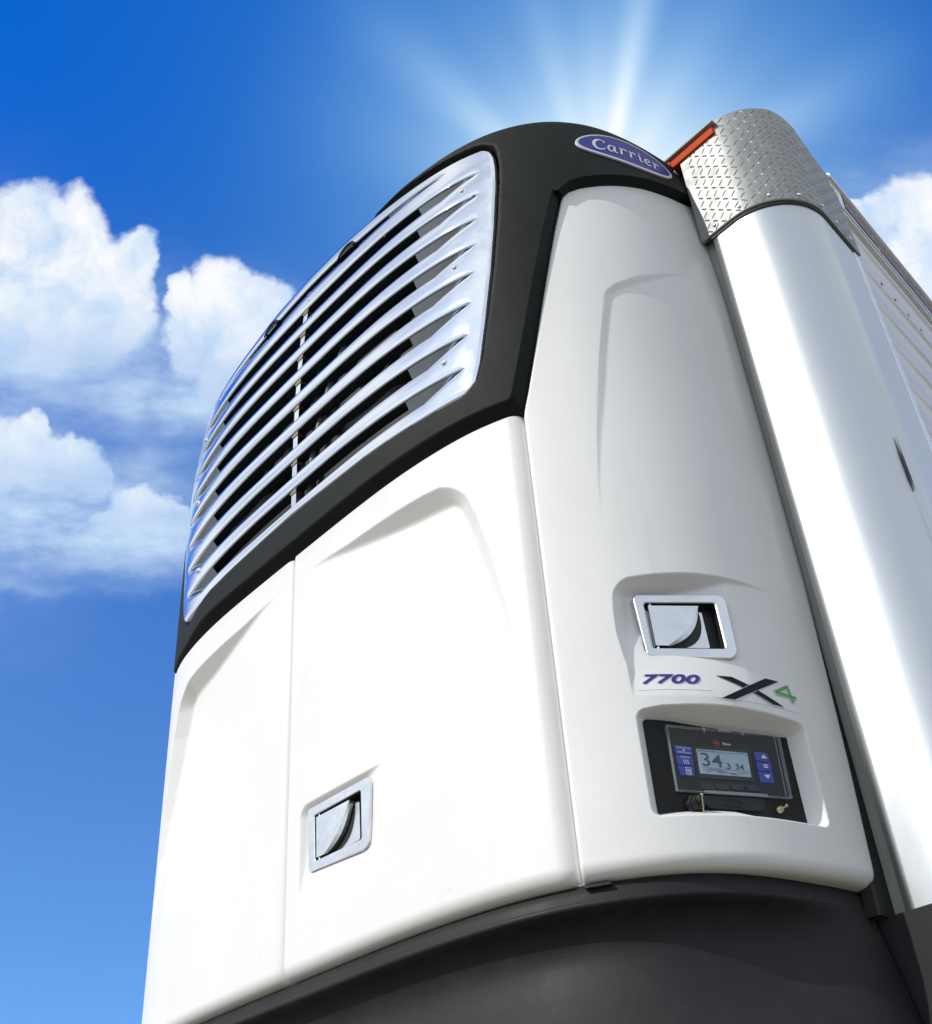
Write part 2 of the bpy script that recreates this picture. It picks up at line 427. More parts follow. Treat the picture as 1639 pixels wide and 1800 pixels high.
def panel(name, u, z, h, parent, matl, back=.03, label=None, flange=0):
    """height-field panel over the shell with its edges turned in."""
    if flange:                                            # joggled lip that runs on under the neighbouring door
        c = 0 if flange > 0 else -1
        f0 = np.stack([u[:, c] - flange * .014, u[:, c] - flange * .0008], 1); zz = np.stack([z[:, c]] * 2, 1); hh = np.stack([h[:, c] * 0 - .026] * 2, 1)
        if flange < 0: f0 = f0[:, ::-1]
        u, z, h = [np.concatenate([a_, b_] if flange > 0 else [b_, a_], 1) for a_, b_ in ((f0, u), (zz, z), (hh, h))]
    nv, nu = u.shape
    def pad(a): return np.pad(a, 1, mode='edge')
    U, Zz, H = pad(u), pad(z), pad(h)
    H[0, :] -= back; H[-1, :] -= back; H[1:-1, 0] -= back; H[1:-1, -1] -= back
    Pg = shell(U, Zz, H)
    return mesh(name, Pg, grid_faces(nv + 2, nu + 2), matl, parent, True, label=label)

UNIT = root('refrigeration_unit', (0, .3, Z0 - .55), 'white trailer refrigeration unit with black cowl and chrome louvred grille', 'refrigeration unit')

# ------------------------------------------------------------------ inner housing
hu = np.linspace(-1.40, 1.40, 60)
mb = MB(); mb.grid(shell(hu[None, :], np.array([-.02, .5, 1.05, 1.062])[:, None], -.10))
lo = shell(hu, -.02, -.10); bk = lo.copy(); bk[:, 1] = .60; mb.grid(np.stack([bk, lo]))
mb.build('inner_housing', M['interior'], UNIT)

# ------------------------------------------------------------------ doors
def door(sgn):
    us = lines(.003, .795, .0034, ((.64, .10, .0022), (.09, .04, .002), (.78, .02, .0022)))
    zs = lines(.0, 1.068, .0034, ((.92, .06, .0022), (.35, .02, .002), (.012, .014, .0024)))
    u, z = np.meshgrid(us, zs)
    # large pressed field, deepest at its outer top corner and running out towards the middle and the bottom
    ur = np.interp(z, [.0, .3, .482, .588, .689, .815, .888, .95], [.722, .717, .712, .70, .681, .653, .628, .60]) + .014
    zt = np.interp(u, [0, .06, .24, .44, .51, .56, .60, .66], [.992, .99, .973, .966, .963, .958, .950, .935])
    ins = rounded_in(zt - z, ur - u, .055)
    Dp = .036 * sstep(u, .05, .52) * sstep(z, .22, .86)
    d = np.clip(softmin(Dp, np.clip(ins, -.02, None) * .95, .006), 0, None)
    d *= (ins > -.004)
    if sgn > 0:                                                  # small latch well
        il = rounded_in(np.minimum(z - .0, .362 - z), u - .056, .03)
        Dl = .013 * sstep(u, .36, .26) * sstep(z, .10, .27)
        d = d + np.clip(softmin(Dl, il * .8, .004), 0, None) * (il > -.002)
        d = d + .03 * sstep(rounded_in(rounded_in(u - .104, .292 - u, .004), np.minimum(z - .214, .334 - z), .004), 0, .004)
    ef, eo, eb, et = u - .003, .795 - u, z, 1.068 - z
    e = roll(eb, .030, .028) + roll(et, .010)
    e += roll(eo, .036, .026) + (roll(ef, .007) if sgn > 0 else roll(ef, .030, .022))
    o = panel('door', sgn * u[:, ::sgn], z[:, ::sgn], -(d + e)[:, ::sgn], UNIT, M['white'], .030)
    o['label'] = 'white door with a chrome flush latch' if sgn > 0 else 'white door at the far side without a latch in view'
    return o
door_r = door(1)
door_l = door(-1)

# ------------------------------------------------------------------ side panels
UL = lambda z: np.interp(z, [0, 1.05, 1.08, 1.115, 1.265, 1.427, 1.65, 1.747, 2.0], [.800, .800, .806, .816, .852, .889, .941, .966, 1.03])
ZT = lambda u: np.interp(u, [.90, .966, .995, 1.03, 1.127, 1.242, 1.362, 1.454, 1.5], [1.70, 1.757, 1.792, 1.812, 1.852, 1.90, 1.94, 1.962, 1.968]) + .012
def side_depth(u, z):
    d = np.zeros_like(u)
    # upper pressed field
    ul = np.interp(z, [.60, .826, .966, 1.104, 1.192, 1.284, 1.381, 1.5], [.928, .942, .957, .978, .992, 1.010, 1.030, 1.055])
    zt = np.interp(u, [.95, 1.054, 1.082, 1.139, 1.216, 1.295, 1.45], [1.415, 1.437, 1.452, 1.489, 1.53, 1.567, 1.63])
    ins = rounded_in((u - ul) * .98, (zt - z) * .9, .035)
    Dp = .0065 * sstep(u, 1.34, 1.12) * sstep(z, .70, 1.20)
    d += np.clip(softmin(Dp, ins * .32, .0010), 0, None) * (ins > -.003)
    # well round the latch, flat floored
    zt2 = np.interp(u, [.93, .97, 1.015, 1.09, 1.17, 1.24, 1.30], [.578, .588, .594, .602, .607, .608, .606])
    ul2 = np.interp(z, [.39, .416, .467, .514, .60], [.940, .935, .929, .930, .938])
    ins = rounded_in(u - ul2, zt2 - z, .035)
    Df = np.clip(plane_depth(PS, u, z), 0, .05) * np.clip((z - .325) / .155, 0, 1) * sstep(u, 1.31, 1.20) + .008 * sstep(u, 1.33, 1.16) * np.clip((z - .34) / .16, 0, 1)
    d2 = np.clip(softmin(Df, ins * 1.0, .005), 0, None) * (ins > -.003)
    d2 = d2 + .03 * sstep(rounded_in(rounded_in(u - .984, 1.160 - u, .004), np.minimum(z - .430, .545 - z), .004), 0, .004)
    # display recess
    zt3 = np.interp(u, [.94, .99, 1.067, 1.151, 1.23, 1.31], [.298, .305, .308, .309, .307, .302])
    i3 = rounded_in(rounded_in(u - .940, 1.312 - u, .02), np.minimum(zt3 - z, z - .094), .018)
    Dd = plane_depth(PD, u, z)
    slope = np.where((zt3 - z) < np.minimum(u - .94, 1.312 - u), 2.6, np.where(u > 1.13, 3.2, 1.9))
    d3 = np.clip(softmin(Dd, np.clip(i3, -.01, None) * slope, .003), 0, None) * (i3 > -.002)
    d = np.maximum(np.maximum(d, d2), d3)
    return d
def side_panel(sgn):
    full = sgn > 0
    UR = 1.447
    URz = lambda z: np.interp(z, [0, .036, .24, .43, .69, 1.0], [1.408, 1.411, 1.427, 1.437, 1.450, 1.452])
    if full:
        t0 = lines(.80, UR, .0034, ((.945, .022, .0016), (1.318, .034, .0018), (1.02, .04, .0025), (.81, .014, .002)))
        zs = lines(.0, 1.95, .0034, ((.30, .014, .0016), (.097, .012, .0016), (.59, .03, .0022), (.013, .014, .0024), (1.40, .05, .0026)))
    else:
        t0 = lines(.80, UR, .02, ((.81, .014, .004),)); zs = lines(.0, 1.95, .02, ((.013, .014, .004),))
    t, zl = np.meshgrid((t0 - .80) / (UR - .80), zs)
    u = .80 + t * (UR - .80); z = zl.copy()
    for _ in range(30):
        z = np.where(zl > 1.5, 1.5 + (zl - 1.5) / .45 * (ZT(u) - 1.5), zl)
        u = UL(z) + t * (URz(z) - UL(z))
    d = side_depth(u, z) if full else np.zeros_like(u)
    eL = (u - UL(z)); eT = (ZT(u) - z); eB = z; eR = URz(z) - u
    e = roll(eL, .009) + roll(eB, .030, .028) + roll(eT, .012) + roll(eR, .004)
    o = panel('side_panel', sgn * u[:, ::sgn], z[:, ::sgn], -(d + e)[:, ::sgn], UNIT, M['white'], .022, flange=sgn)
    o['label'] = 'white side panel with latch, model lettering and recessed display' if full else 'plain white side panel on the far side'
    return o
side_r = side_panel(1)
side_l = side_panel(-1)

# ------------------------------------------------------------------ black cowl
GR = lambda z: np.interp(z, [1.10, 1.172, 1.187, 1.213, 1.25, 1.388, 1.537, 1.704, 1.871, 1.952, 2.009, 2.046, 2.067, 2.12], [.69, .692, .698, .705, .717, .744, .770, .791, .806, .809, .806, .80, .79, .78])
GB = lambda u: np.interp(np.abs(u), [0, .37, .59, .70, .9], [1.196, 1.184, 1.172, 1.170, 1.168])
GT = lambda u: np.interp(np.abs(u), [0, .2, .4, .62, .70, .80], [2.166, 2.158, 2.126, 2.094, 2.082, 2.066])
GLS = .915                                              # the left half shows a little narrower
def grille_in(u, z, grow=0.0):
    au = np.where(u < 0, -u / GLS, u)
    a = GR(z) + grow - au; b = np.minimum(z - GB(u) + grow, GT(u) + grow - z)
    return rounded_in(a, b, .045)
CLO = lambda u: np.where(np.abs(u) < .797, 1.066, np.where(np.abs(u) < .966, np.interp(np.abs(u), [.797, .803, .806, .816, .852, .889, .941, .966], [1.066, 1.072, 1.08, 1.115, 1.265, 1.427, 1.65, 1.757]), ZT(np.abs(u)) - .014))
def cowl():
    st = .0042
    us = lines(-1.45, 1.45, .0055, ((.755, .07, .0032), (.88, .10, .0026), (1.0, .06, .003), (-.69, .07, .0036), (-.88, .10, .0045)))
    tz = np.r_[lines(0, .10, .0036), lines(.1035, .98, .0042)[0:]]
    tz = tz / tz[-1]
    ztop = 2.120 + crown(us)
    lo = CLO(us)
    Uo, T = np.meshgrid(us, tz)
    Lo = np.broadcast_to(lo, Uo.shape); Tp = np.broadcast_to(ztop, Uo.shape)
    Hh = np.minimum(T * 1.083, 10)
    z = Lo + T * (Tp - Lo)
    # distance to the lower outline
    bu = np.r_[np.linspace(-1.45, -.797, 200), np.linspace(.797, 1.45, 200)]; bz = CLO(bu)
    d1 = z - Lo
    au = np.abs(Uo)
    ub = UL(z)                                          # outline seen horizontally
    hor = np.where((z < 1.775), ub - au, 9.)
    dist = np.where(au < .97, softmin(np.where(au < .80, z - 1.066, 9.), np.clip(hor, 0, None) * .975, .012), d1 * .95)
    dist = np.where(au >= .93, np.minimum(dist + 0, np.where(au < .97, softmin(np.clip(hor, 0, None), d1, .03), d1 * .95)), dist)
    dist = np.clip(dist, 0, None)
    h0 = .024 - .020 * np.maximum(sstep(-Uo, .40, .66), sstep(z, 2.05, 2.12) * sstep(.50 - Uo, 0, .35))
    h = h0 - .032 * (1 - np.clip((dist - .001) / .024, 0, 1))
    gi = grille_in(Uo, z, .009)
    h = h - .085 * np.clip(gi / .012, 0, 1) - .004 * sstep(gi, -.010, 0)
    # roll over to the roof
    h = h - 0 * z
    ext = []
    for k, (dz, dh) in enumerate(((.012, .005), (.024, .013), (.034, .024), (.042, .038), (.047, .054), (.050, .075), (.052, .12), (.053, .25))):
        ext.append((ztop + dz, h[-1] - dh))
    z = np.vstack([z] + [e[0][None] for e in ext]); h = np.vstack([h] + [e[1][None] for e in ext])
    # lower lip turned in
    z = np.vstack([z[:1], z]); h = np.vstack([h[:1] - .03, h])
    u = np.broadcast_to(us, z.shape)
    hh = h.copy(); Pg = shell(u, np.minimum(z, 2.15 + crown(u)), hh); Pg[..., 2] = z
    o = mesh('cowl', Pg, grid_faces(*z.shape), M['black'], UNIT)
    mb = MB(); top = Pg[-1]; bk = top.copy(); bk[:, 1] = .62; bk[:, 2] -= .0; mb.grid(np.stack([top, bk])); 
    mb.build('roof_panel', M['black'], UNIT)
    return o
cowl()

# ------------------------------------------------------------------ chrome grille with nine slots
NSL = 9
ZC = [1.2555 + .1015 * i for i in range(NSL)]
def grille():
    H0 = .012
    tt = np.r_[np.linspace(-1, -.94, 10), np.linspace(-.935, -.56, 70), np.linspace(-.555, .555, 120), np.linspace(.56, .935, 70), np.linspace(.94, 1, 10)]
    def umap(t, z, zb, ztp):
        g = GR(z); R = .040
        q = np.minimum(z - zb, ztp - z)
        g = g - np.where(q < R, R - np.sqrt(np.clip(R * R - (R - np.clip(q, 0, R)) ** 2, 0, None)), 0)
        return np.where(t < 0, t * g * GLS, t * g)
    tip = .935; kink = .77
    au = np.abs(tt)
    HS = .0290
    half_up = np.where(au < tip, HS - (HS - .016) * np.clip((au - .30) / (tip - .30), 0, 1), .016)
    half_dn = np.where(au < kink, HS - .003 * np.clip((au - .3) / .4, 0, 1), np.maximum((HS - .003) - (HS - .003 + .016) * (au - kink) / (tip - kink), -.016))
    drop = -.018 * np.clip(au, 0, 1) ** 2
    ub = tt * .74
    zb, ztp = GB(ub), GT(ub)
    rows_up, rows_dn = [], []
    for i, zc in enumerate(ZC):
        f = 1.0
        sh = drop.copy(); hu, hd = half_up.copy(), half_dn.copy()
        if i == NSL - 1:                                       # the top slot is shorter and lifted with the crown
            tip2 = .80
            k = np.clip((tip2 - au) / (tip2 - .25), 0, 1) ** .8; k = np.where(au < .25, 1, k)
            hu = .018 * k; hd = .022 * k
            sh = -.016 * au + crown(ub) * .45 - .002
        rows_dn.append(zc + sh - hd); rows_up.append(zc + sh + hu)
    mb = MB()
    def strip(z0, z1, nsub, edge0, edge1, o0=None, o1=None):
        o0 = np.ones_like(z0) if o0 is None else np.clip(o0 / .005, 0, 1); o1 = np.ones_like(z0) if o1 is None else np.clip(o1 / .005, 0, 1)
        # edges turned in with a small radius
        prof = []
        if edge0: prof += [(0, -.0060), (.0003, -.0032), (.0014, -.0011), (.0036, -.0002)]
        else: prof += [(0, -.03), (0, -.011), (.0025, -.005), (.009, -.0006)]
        mid = [('m', k) for k in np.linspace(0, 1, nsub + 2)[1:-1]]
        end = [(-.0045, -.0003), (-.0018, -.0014), (-.0005, -.0036), (0, -.0070)] if edge1 else [(-.009, -.0006), (-.0025, -.005), (0, -.011), (0, -.03)]
        P_ = []
        for ia, a in enumerate(prof + mid + end):
            if a[0] == 'm':
                z = z0 + .010 + a[1] * (z1 - z0 - .020); z = np.where(z1 - z0 < .03, z0 + (z1 - z0) * a[1], z); h = 0 * z
                bow = .0006 * (1 - (2 * a[1] - 1) ** 2) if (edge0 and edge1) else 0.0
                h = h + bow
            elif ia < len(prof): z = z0 + a[0]; h = a[1] * o0
            else: z = z1 + a[0]; h = a[1] * o1
            side = np.clip((1 - au) * .74, 0, .012)
            hs = -roll(side, .012, .012)
            u = umap(tt, z, zb, ztp)
            u = u
            P_.append(shell(u, z, H0 + h + hs))
        P_ = np.array(P_)
        L = P_[:, :1].copy(); Rr = P_[:, -1:].copy()
        inw = nrm(umap(tt, z0, zb, ztp))
        L -= inw[0] * .03; Rr -= inw[-1] * .03
        Gd = np.concatenate([L, P_, Rr], 1)
        fc = grid_faces(*Gd.shape[:2]); vv = Gd.reshape(-1, 3)
        ar = np.linalg.norm(np.cross(vv[fc[:, 2]] - vv[fc[:, 0]], vv[fc[:, 3]] - vv[fc[:, 1]]), axis=1)
        mb.add(vv, fc[ar > 2e-8].tolist())
    prev = zb
    for i in range(NSL):
        gp_ = rows_up[i] - rows_dn[i]
        strip(prev, rows_dn[i], 5, i > 0, True, pg_ if i else None, gp_); prev = rows_up[i]; pg_ = gp_
    strip(prev, ztp, 3, True, False, pg_, None)
    o = mb.build('chrome_grille', M['chrome'], UNIT)
    # turned-in louvre blades: deep chrome ends, shallow dark-backed middles
    for i in range(NSL):
        zu, zd = rows_up[i], rows_dn[i]
        for sg in (-1, 1):
            sel = (sg * tt > .66) & (sg * tt <= tip) if i < NSL - 1 else (sg * tt > .5) & (sg * tt <= .80)
            if sel.sum() < 3: continue
            T, A, B = tt[sel], zu[sel], zd[sel]
            rows = []
            zmid = A + (B - A) * .52
            for z, h in ((A, -.0062), (A - (A - zmid) * .5, -.016), (zmid, -.026)):
                rows.append(shell(umap(T, z, zb[sel], ztp[sel]), z, H0 + h))
            mesh('louvre_end', np.array(rows), grid_faces(len(rows), sel.sum()), M['insert'], o)
            rim = []
            for z, h in ((zmid + .0012, -.0252), (zmid, -.0235), (zmid - .0026, -.0238), (zmid - .003, -.030)):
                rim.append(shell(umap(T, z, zb[sel], ztp[sel]), z, H0 + h))
            mesh('louvre_rim', np.array(rim), grid_faces(4, sel.sum()), M['brass'], o)
        sel = au < .70
        rows = []
        for dz, h in ((.0, -.0062), (.0010, -.018), (.003, -.036)):
            z = zu[sel] + dz; rows.append(shell(umap(tt[sel], z, zb[sel], ztp[sel]), z, H0 + h))
        mesh('louvre_lip', np.array(rows), grid_faces(3, sel.sum()), M['lip'], o)
    return o, rows_up, rows_dn, tt
GRILLE, RU, RD, TT = grille()

def box_shell(u0, u1, z0, z1, h0, h1, nu=2, nz=2):
    us = np.linspace(u0, u1, nu); zs = np.linspace(z0, z1, nz)
    mb = MB(); F = shell(us[None], zs[:, None], h1); Bk = shell(us[None], zs[:, None], h0)
    mb.grid(F); mb.grid(Bk, flip=True)
    mb.grid(np.stack([Bk[0], F[0]])); mb.grid(np.stack([F[-1], Bk[-1]]))
    mb.grid(np.stack([F[:, -1], Bk[:, -1]], 1)); mb.grid(np.stack([Bk[:, 0], F[:, 0]], 1))
    return mb
box_shell(-.010, .012, 1.22, 2.08, -.022, .006, 2, 30).build('mullion', M['chrome'], UNIT, smooth=False)
for i in range(NSL - 1):
    z = ZC[i] + .0225
    box_shell(-.013, .015, z - .007, z - .001, -.02, .0085).build('mullion_clip', M['brass'], UNIT, smooth=False)

def dome(name, u, z, h, r, ht, matl, parent, seg=20, hexr=None):
    c = shell(u, z, h); n = nrm(np.array(u)); t = np.array([-n[1], n[0], 0.]); k = np.array([0, 0, 1.])
    prof = [(1.35, 0), (1.35, .18), (1.22, .30), (1.0, .32), (.95, .75), (.75, .96), (.4, 1.0), (0.01, 1.0)]
    a = np.linspace(0, 2 * np.pi, seg + 1)
    Pg = np.array([[c + (t * np.cos(x) + k * np.sin(x)) * r * pr + n * ht * ph for x in a] for pr, ph in prof])
    return mesh(name, Pg, grid_faces(len(prof), seg + 1, flip=False), matl, parent)
for u, z in ((.700, 1.924), (.668, 1.622), (.616, 1.316), (-.53, 1.318), (-.60, 1.62), (-.64, 1.92)):
    dome('grille_bolt', u, z - .010, .011, .0085, .008, M['chrome'], UNIT)
for u, z in ((.735, 1.875), (.40, 1.985), (.02, 2.03), (.05, 1.93)):
    dome('rivet', u, z - .010, .011, .0035, .002, M['rubber'], UNIT, 10)
for uc in (.205, -.212):                               # finger notches in the top rail
    mb = MB(); a = np.linspace(0, np.pi, 15)
    rows = []
    for r, h in ((1.0, .010), (1.0, .016), (.80, .017), (.78, -.02)):
        rows.append(shell(uc + .042 * r * np.cos(a), 2.068 + crown(uc) * .4 + .036 * r * np.sin(a), h))
    mb.grid(np.array(rows), 0)
    mb.add(shell(uc + .033 * np.cos(a), 2.068 + crown(uc) * .4 + .029 * np.sin(a), .0135), [tuple(range(15))], 0)
    mb.build('finger_notch', M['black'], UNIT)

# coil pack, fan rings and hoses seen dimly through the slots
cu = np.linspace(-.72, .80, 40)
mb = MB(); mb.grid(shell(cu[None], np.linspace(1.20, 2.08, 12)[:, None], -.050)); mb.build('condenser_coil', M['interior'], UNIT)
def ring(uc, zc, R, r, h):
    a = np.linspace(0, 2 * np.pi, 73); b = np.linspace(0, 2 * np.pi, 11)
    Pg = np.array([shell(uc + (R + r * np.cos(bb)) * np.cos(a), zc + (R + r * np.cos(bb)) * np.sin(a), h + r * np.sin(bb)) for bb in b])
    return Pg
for uc in (-.30, .32):
    mb = MB(); mb.grid(ring(uc, 1.63, .26, .020, -.034)); mb.grid(ring(uc, 1.63, .12, .012, -.034)); mb.build('fan_shroud', M['coil'], UNIT)
def tube(pts, r, n=10):
    pts = np.array(pts, float); P_ = catmull(np.vstack([2 * pts[0] - pts[1], pts, 2 * pts[-1] - pts[-2]]), 8) if len(pts) > 2 else pts
    T = np.gradient(P_, axis=0); T /= np.linalg.norm(T, axis=1)[:, None]
    up = np.array([0, 0, 1.]); out = []
    for p, t in zip(P_, T):
        s = np.cross(t, up); 
        if np.linalg.norm(s) < .1: s = np.cross(t, np.array([1., 0, 0]))
        s /= np.linalg.norm(s); w = np.cross(s, t); a = np.linspace(0, 2 * np.pi, n + 1)
        out.append([p + r * (s * np.cos(x) + w * np.sin(x)) for x in a])
    return np.array(out)
mb = MB(); mb.grid(tube([shell(.03, 1.25, -.03), shell(.06, 1.40, -.022), shell(.15, 1.62, -.022), shell(.30, 1.86, -.028)], .013)); mb.build('hose', M['coil'], UNIT)
mb = MB(); mb.grid(tube([shell(.24, 1.335, -.028), shell(.46, 1.372, -.030)], .0025)); mb.build('copper_pipe', M['brass'], UNIT)

# ------------------------------------------------------------------ latches
def poly_round(pts, R, n=6):
    out = []
    N = len(pts)
    for i in range(N):
        p0, p1, p2 = np.array(pts[i - 1]), np.array(pts[i]), np.array(pts[(i + 1) % N])
        r = R[i] if hasattr(R, '__len__') else R
        d0 = p0 - p1; d2 = p2 - p1; l0 = np.linalg.norm(d0); l2 = np.linalg.norm(d2); r = min(r, .48 * l0, .48 * l2)
        a, c = p1 + d0 / l0 * r, p1 + d2 / l2 * r
        for t in np.linspace(0, 1, n): out.append((1 - t) ** 2 * a + 2 * t * (1 - t) * p1 + t * t * c)
    return np.array(out)

def slab(mb, poly, h0, h1, mi=0, bev=.001, R=.0015, pl=PD):
    Q = poly_round(poly, R, 4); c = Q.mean(0)
    S1 = Q - (Q - c) / np.linalg.norm(Q - c, axis=1)[:, None] * bev
    rings = [on_plane(pl, Q[:, 0], Q[:, 1], np.full(len(Q), h0)), on_plane(pl, Q[:, 0], Q[:, 1], np.full(len(Q), h1 - bev)), on_plane(pl, S1[:, 0], S1[:, 1], np.full(len(Q), h1))]
    mb.grid(np.array([np.vstack([r, r[:1]]) for r in rings]), mi, flip=False)
    mb.add(rings[-1], [tuple(range(len(Q)))], mi)

def latch(parent, pl, outer, pocket, paddle_tl, paddle_tr, paddle_bl, cut, h):
    """flush paddle latch: plate with a pocket, and a paddle with a scooped edge."""
    O = poly_round(outer, .012, 6); I = poly_round(pocket, .007, 9)
    mb = MB()
    n = len(O)
    def ringv(Q, hh): return on_plane(pl, Q[:, 0], Q[:, 1], np.full(len(Q), hh))
    cO = O.mean(0)
    def shr(Q, d):
        c = Q.mean(0); L = np.linalg.norm(Q - c, axis=1)[:, None]; return Q - (Q - c) / L * d
    rings = [ringv(O, h - .012), ringv(O, h - .0015), ringv(shr(O, .0015), h), ringv(shr(I, -.0025), h), ringv(I, h - .002)]
    Pg = np.array([np.vstack([r, r[:1]]) for r in rings])
    mb.grid(Pg, 0, flip=True)
    wall = np.array([np.vstack([r, r[:1]]) for r in (ringv(I, h - .002), ringv(shr(I, .002), h - .028))]); mb.grid(wall, 1, flip=True)
    fl = ringv(shr(I, .001), h - .026); mb.add(fl, [tuple(range(len(fl)))], 1)  # pocket walls and floor coloured dark to stand for their shade
    # raised floor plate with a dark moat round it
    x0, x1, y0, y1 = I[:, 0].min(), I[:, 0].max(), I[:, 1].min(), I[:, 1].max()
    F = poly_round([(x0 + .004, y1 - .012), (x1 - .027, y1 - .014), (x1 - .025, y0 + .009), (x0 + .004, y0 + .008)], .004, 5)
    slab(mb, F.tolist(), h - .024, h - .015, 0, .001, .0005, pl)
    # bright inner edge of the pocket's floor plate
    o = mb.build('latch_plate', [M['zinc'], M['interior']], parent); sharp(o, 35)
    # paddle
    bl, tl, tr = np.array(paddle_bl), np.array(paddle_tl), np.array(paddle_tr)
    br = np.array(cut)
    ts = np.linspace(0, 1, 16)
    mid = (tr + br) / 2; dvec = br - tr; perp = np.array([-dvec[1], dvec[0]]); perp /= np.linalg.norm(perp)
    bul = np.array([tr + dvec * t + perp * .010 * np.sin(np.pi * t) for t in ts])
    edge = np.vstack([[bl], [tl], bul])
    mb = MB()
    top = ringv(edge, h - .001); wd = np.r_[[0, 0], .0105 * np.sin(np.pi * ts) ** .7]
    low = edge.copy(); 
    e2 = edge + np.outer(wd, perp) * 1.0
    bot = on_plane(pl, e2[:, 0], e2[:, 1], np.full(len(e2), h - .0045)); bot2 = on_plane(pl, e2[:, 0], e2[:, 1], np.full(len(e2), h - .013))
    k = len(edge)
    mb.add(np.vstack([top, bot, bot2]), [tuple(range(k))[::-1]] + [(i + o_, (i + 1) % k + o_, k + (i + 1) % k + o_, k + i + o_) for i in range(k) for o_ in (0, k)])
    # shadow under the paddle's scooped edge, laid in as a black crescent
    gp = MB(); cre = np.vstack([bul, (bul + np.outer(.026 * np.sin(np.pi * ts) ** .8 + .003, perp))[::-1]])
    gp.add(on_plane(pl, cre[:, 0], cre[:, 1], np.full(len(cre), h - .0143)), [tuple(range(len(cre)))]); gp.build('latch_shadow', M['interior'], parent, smooth=False)
    p = mb.build('latch_paddle', M['zinc'], parent, smooth=False)
    # hinge pins at both left corners
    for q in (tl, bl):
        mb = MB()
        c = on_plane(pl, np.array([q[0] + .006]), np.array([q[1]]), np.array([h - .006]))[0]
        mb.grid(tube([c - [0, 0, .006], c + [0, 0, .006]], .003, 8))
        mb.build('hinge_pin', M['zinc'], parent)
    return o
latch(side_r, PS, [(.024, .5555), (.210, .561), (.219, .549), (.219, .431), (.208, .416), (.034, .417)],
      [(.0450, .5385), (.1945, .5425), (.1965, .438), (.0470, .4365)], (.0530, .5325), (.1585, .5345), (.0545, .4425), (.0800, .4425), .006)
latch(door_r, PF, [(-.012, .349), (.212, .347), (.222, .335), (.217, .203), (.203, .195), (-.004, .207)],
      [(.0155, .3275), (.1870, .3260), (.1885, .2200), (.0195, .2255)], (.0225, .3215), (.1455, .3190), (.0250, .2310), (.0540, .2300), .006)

# ------------------------------------------------------------------ lettering helpers
def text_2d(s, shear=0.0, offset=0.0, spacing=1.0):
    cu = bpy.data.curves.new('lettering', 'FONT'); cu.body = s; cu.size = 1; cu.shear = shear; cu.offset = offset; cu.space_character = spacing
    cu.resolution_u = 4
    ob = bpy.data.objects.new('lettering', cu); COL.objects.link(ob)
    dg = bpy.context.evaluated_depsgraph_get(); ev = ob.evaluated_get(dg); me = ev.to_mesh()
    v = np.array([(p.co.x, p.co.y) for p in me.vertices]); f = [tuple(p.vertices) for p in me.polygons]
    ev.to_mesh_clear(); bpy.data.objects.remove(ob); bpy.data.curves.remove(cu)
    return v, f
def fit(v, x0, y0, x1, y1):
    lo, hi = v.min(0), v.max(0); return (v - lo) / (hi - lo) * (np.array([x1, y1]) - [x0, y0]) + [x0, y0]
def stroke(pts, n=10):
    """ribbon through (x, y, width) points."""
    p = np.array(pts, float)
    if len(p) > 2: p = catmull(np.vstack([2 * p[0] - p[1], p, 2 * p[-1] - p[-2]]), n)
    t = np.gradient(p[:, :2], axis=0); t /= np.linalg.norm(t, axis=1)[:, None] + 1e-9
    nn = np.c_[-t[:, 1], t[:, 0]] * p[:, 2:3] * .5
    a, b = p[:, :2] + nn, p[:, :2] - nn; k = len(p)
    return np.vstack([a, b]), [(i, k + i, k + i + 1, i + 1) for i in range(k - 1)]

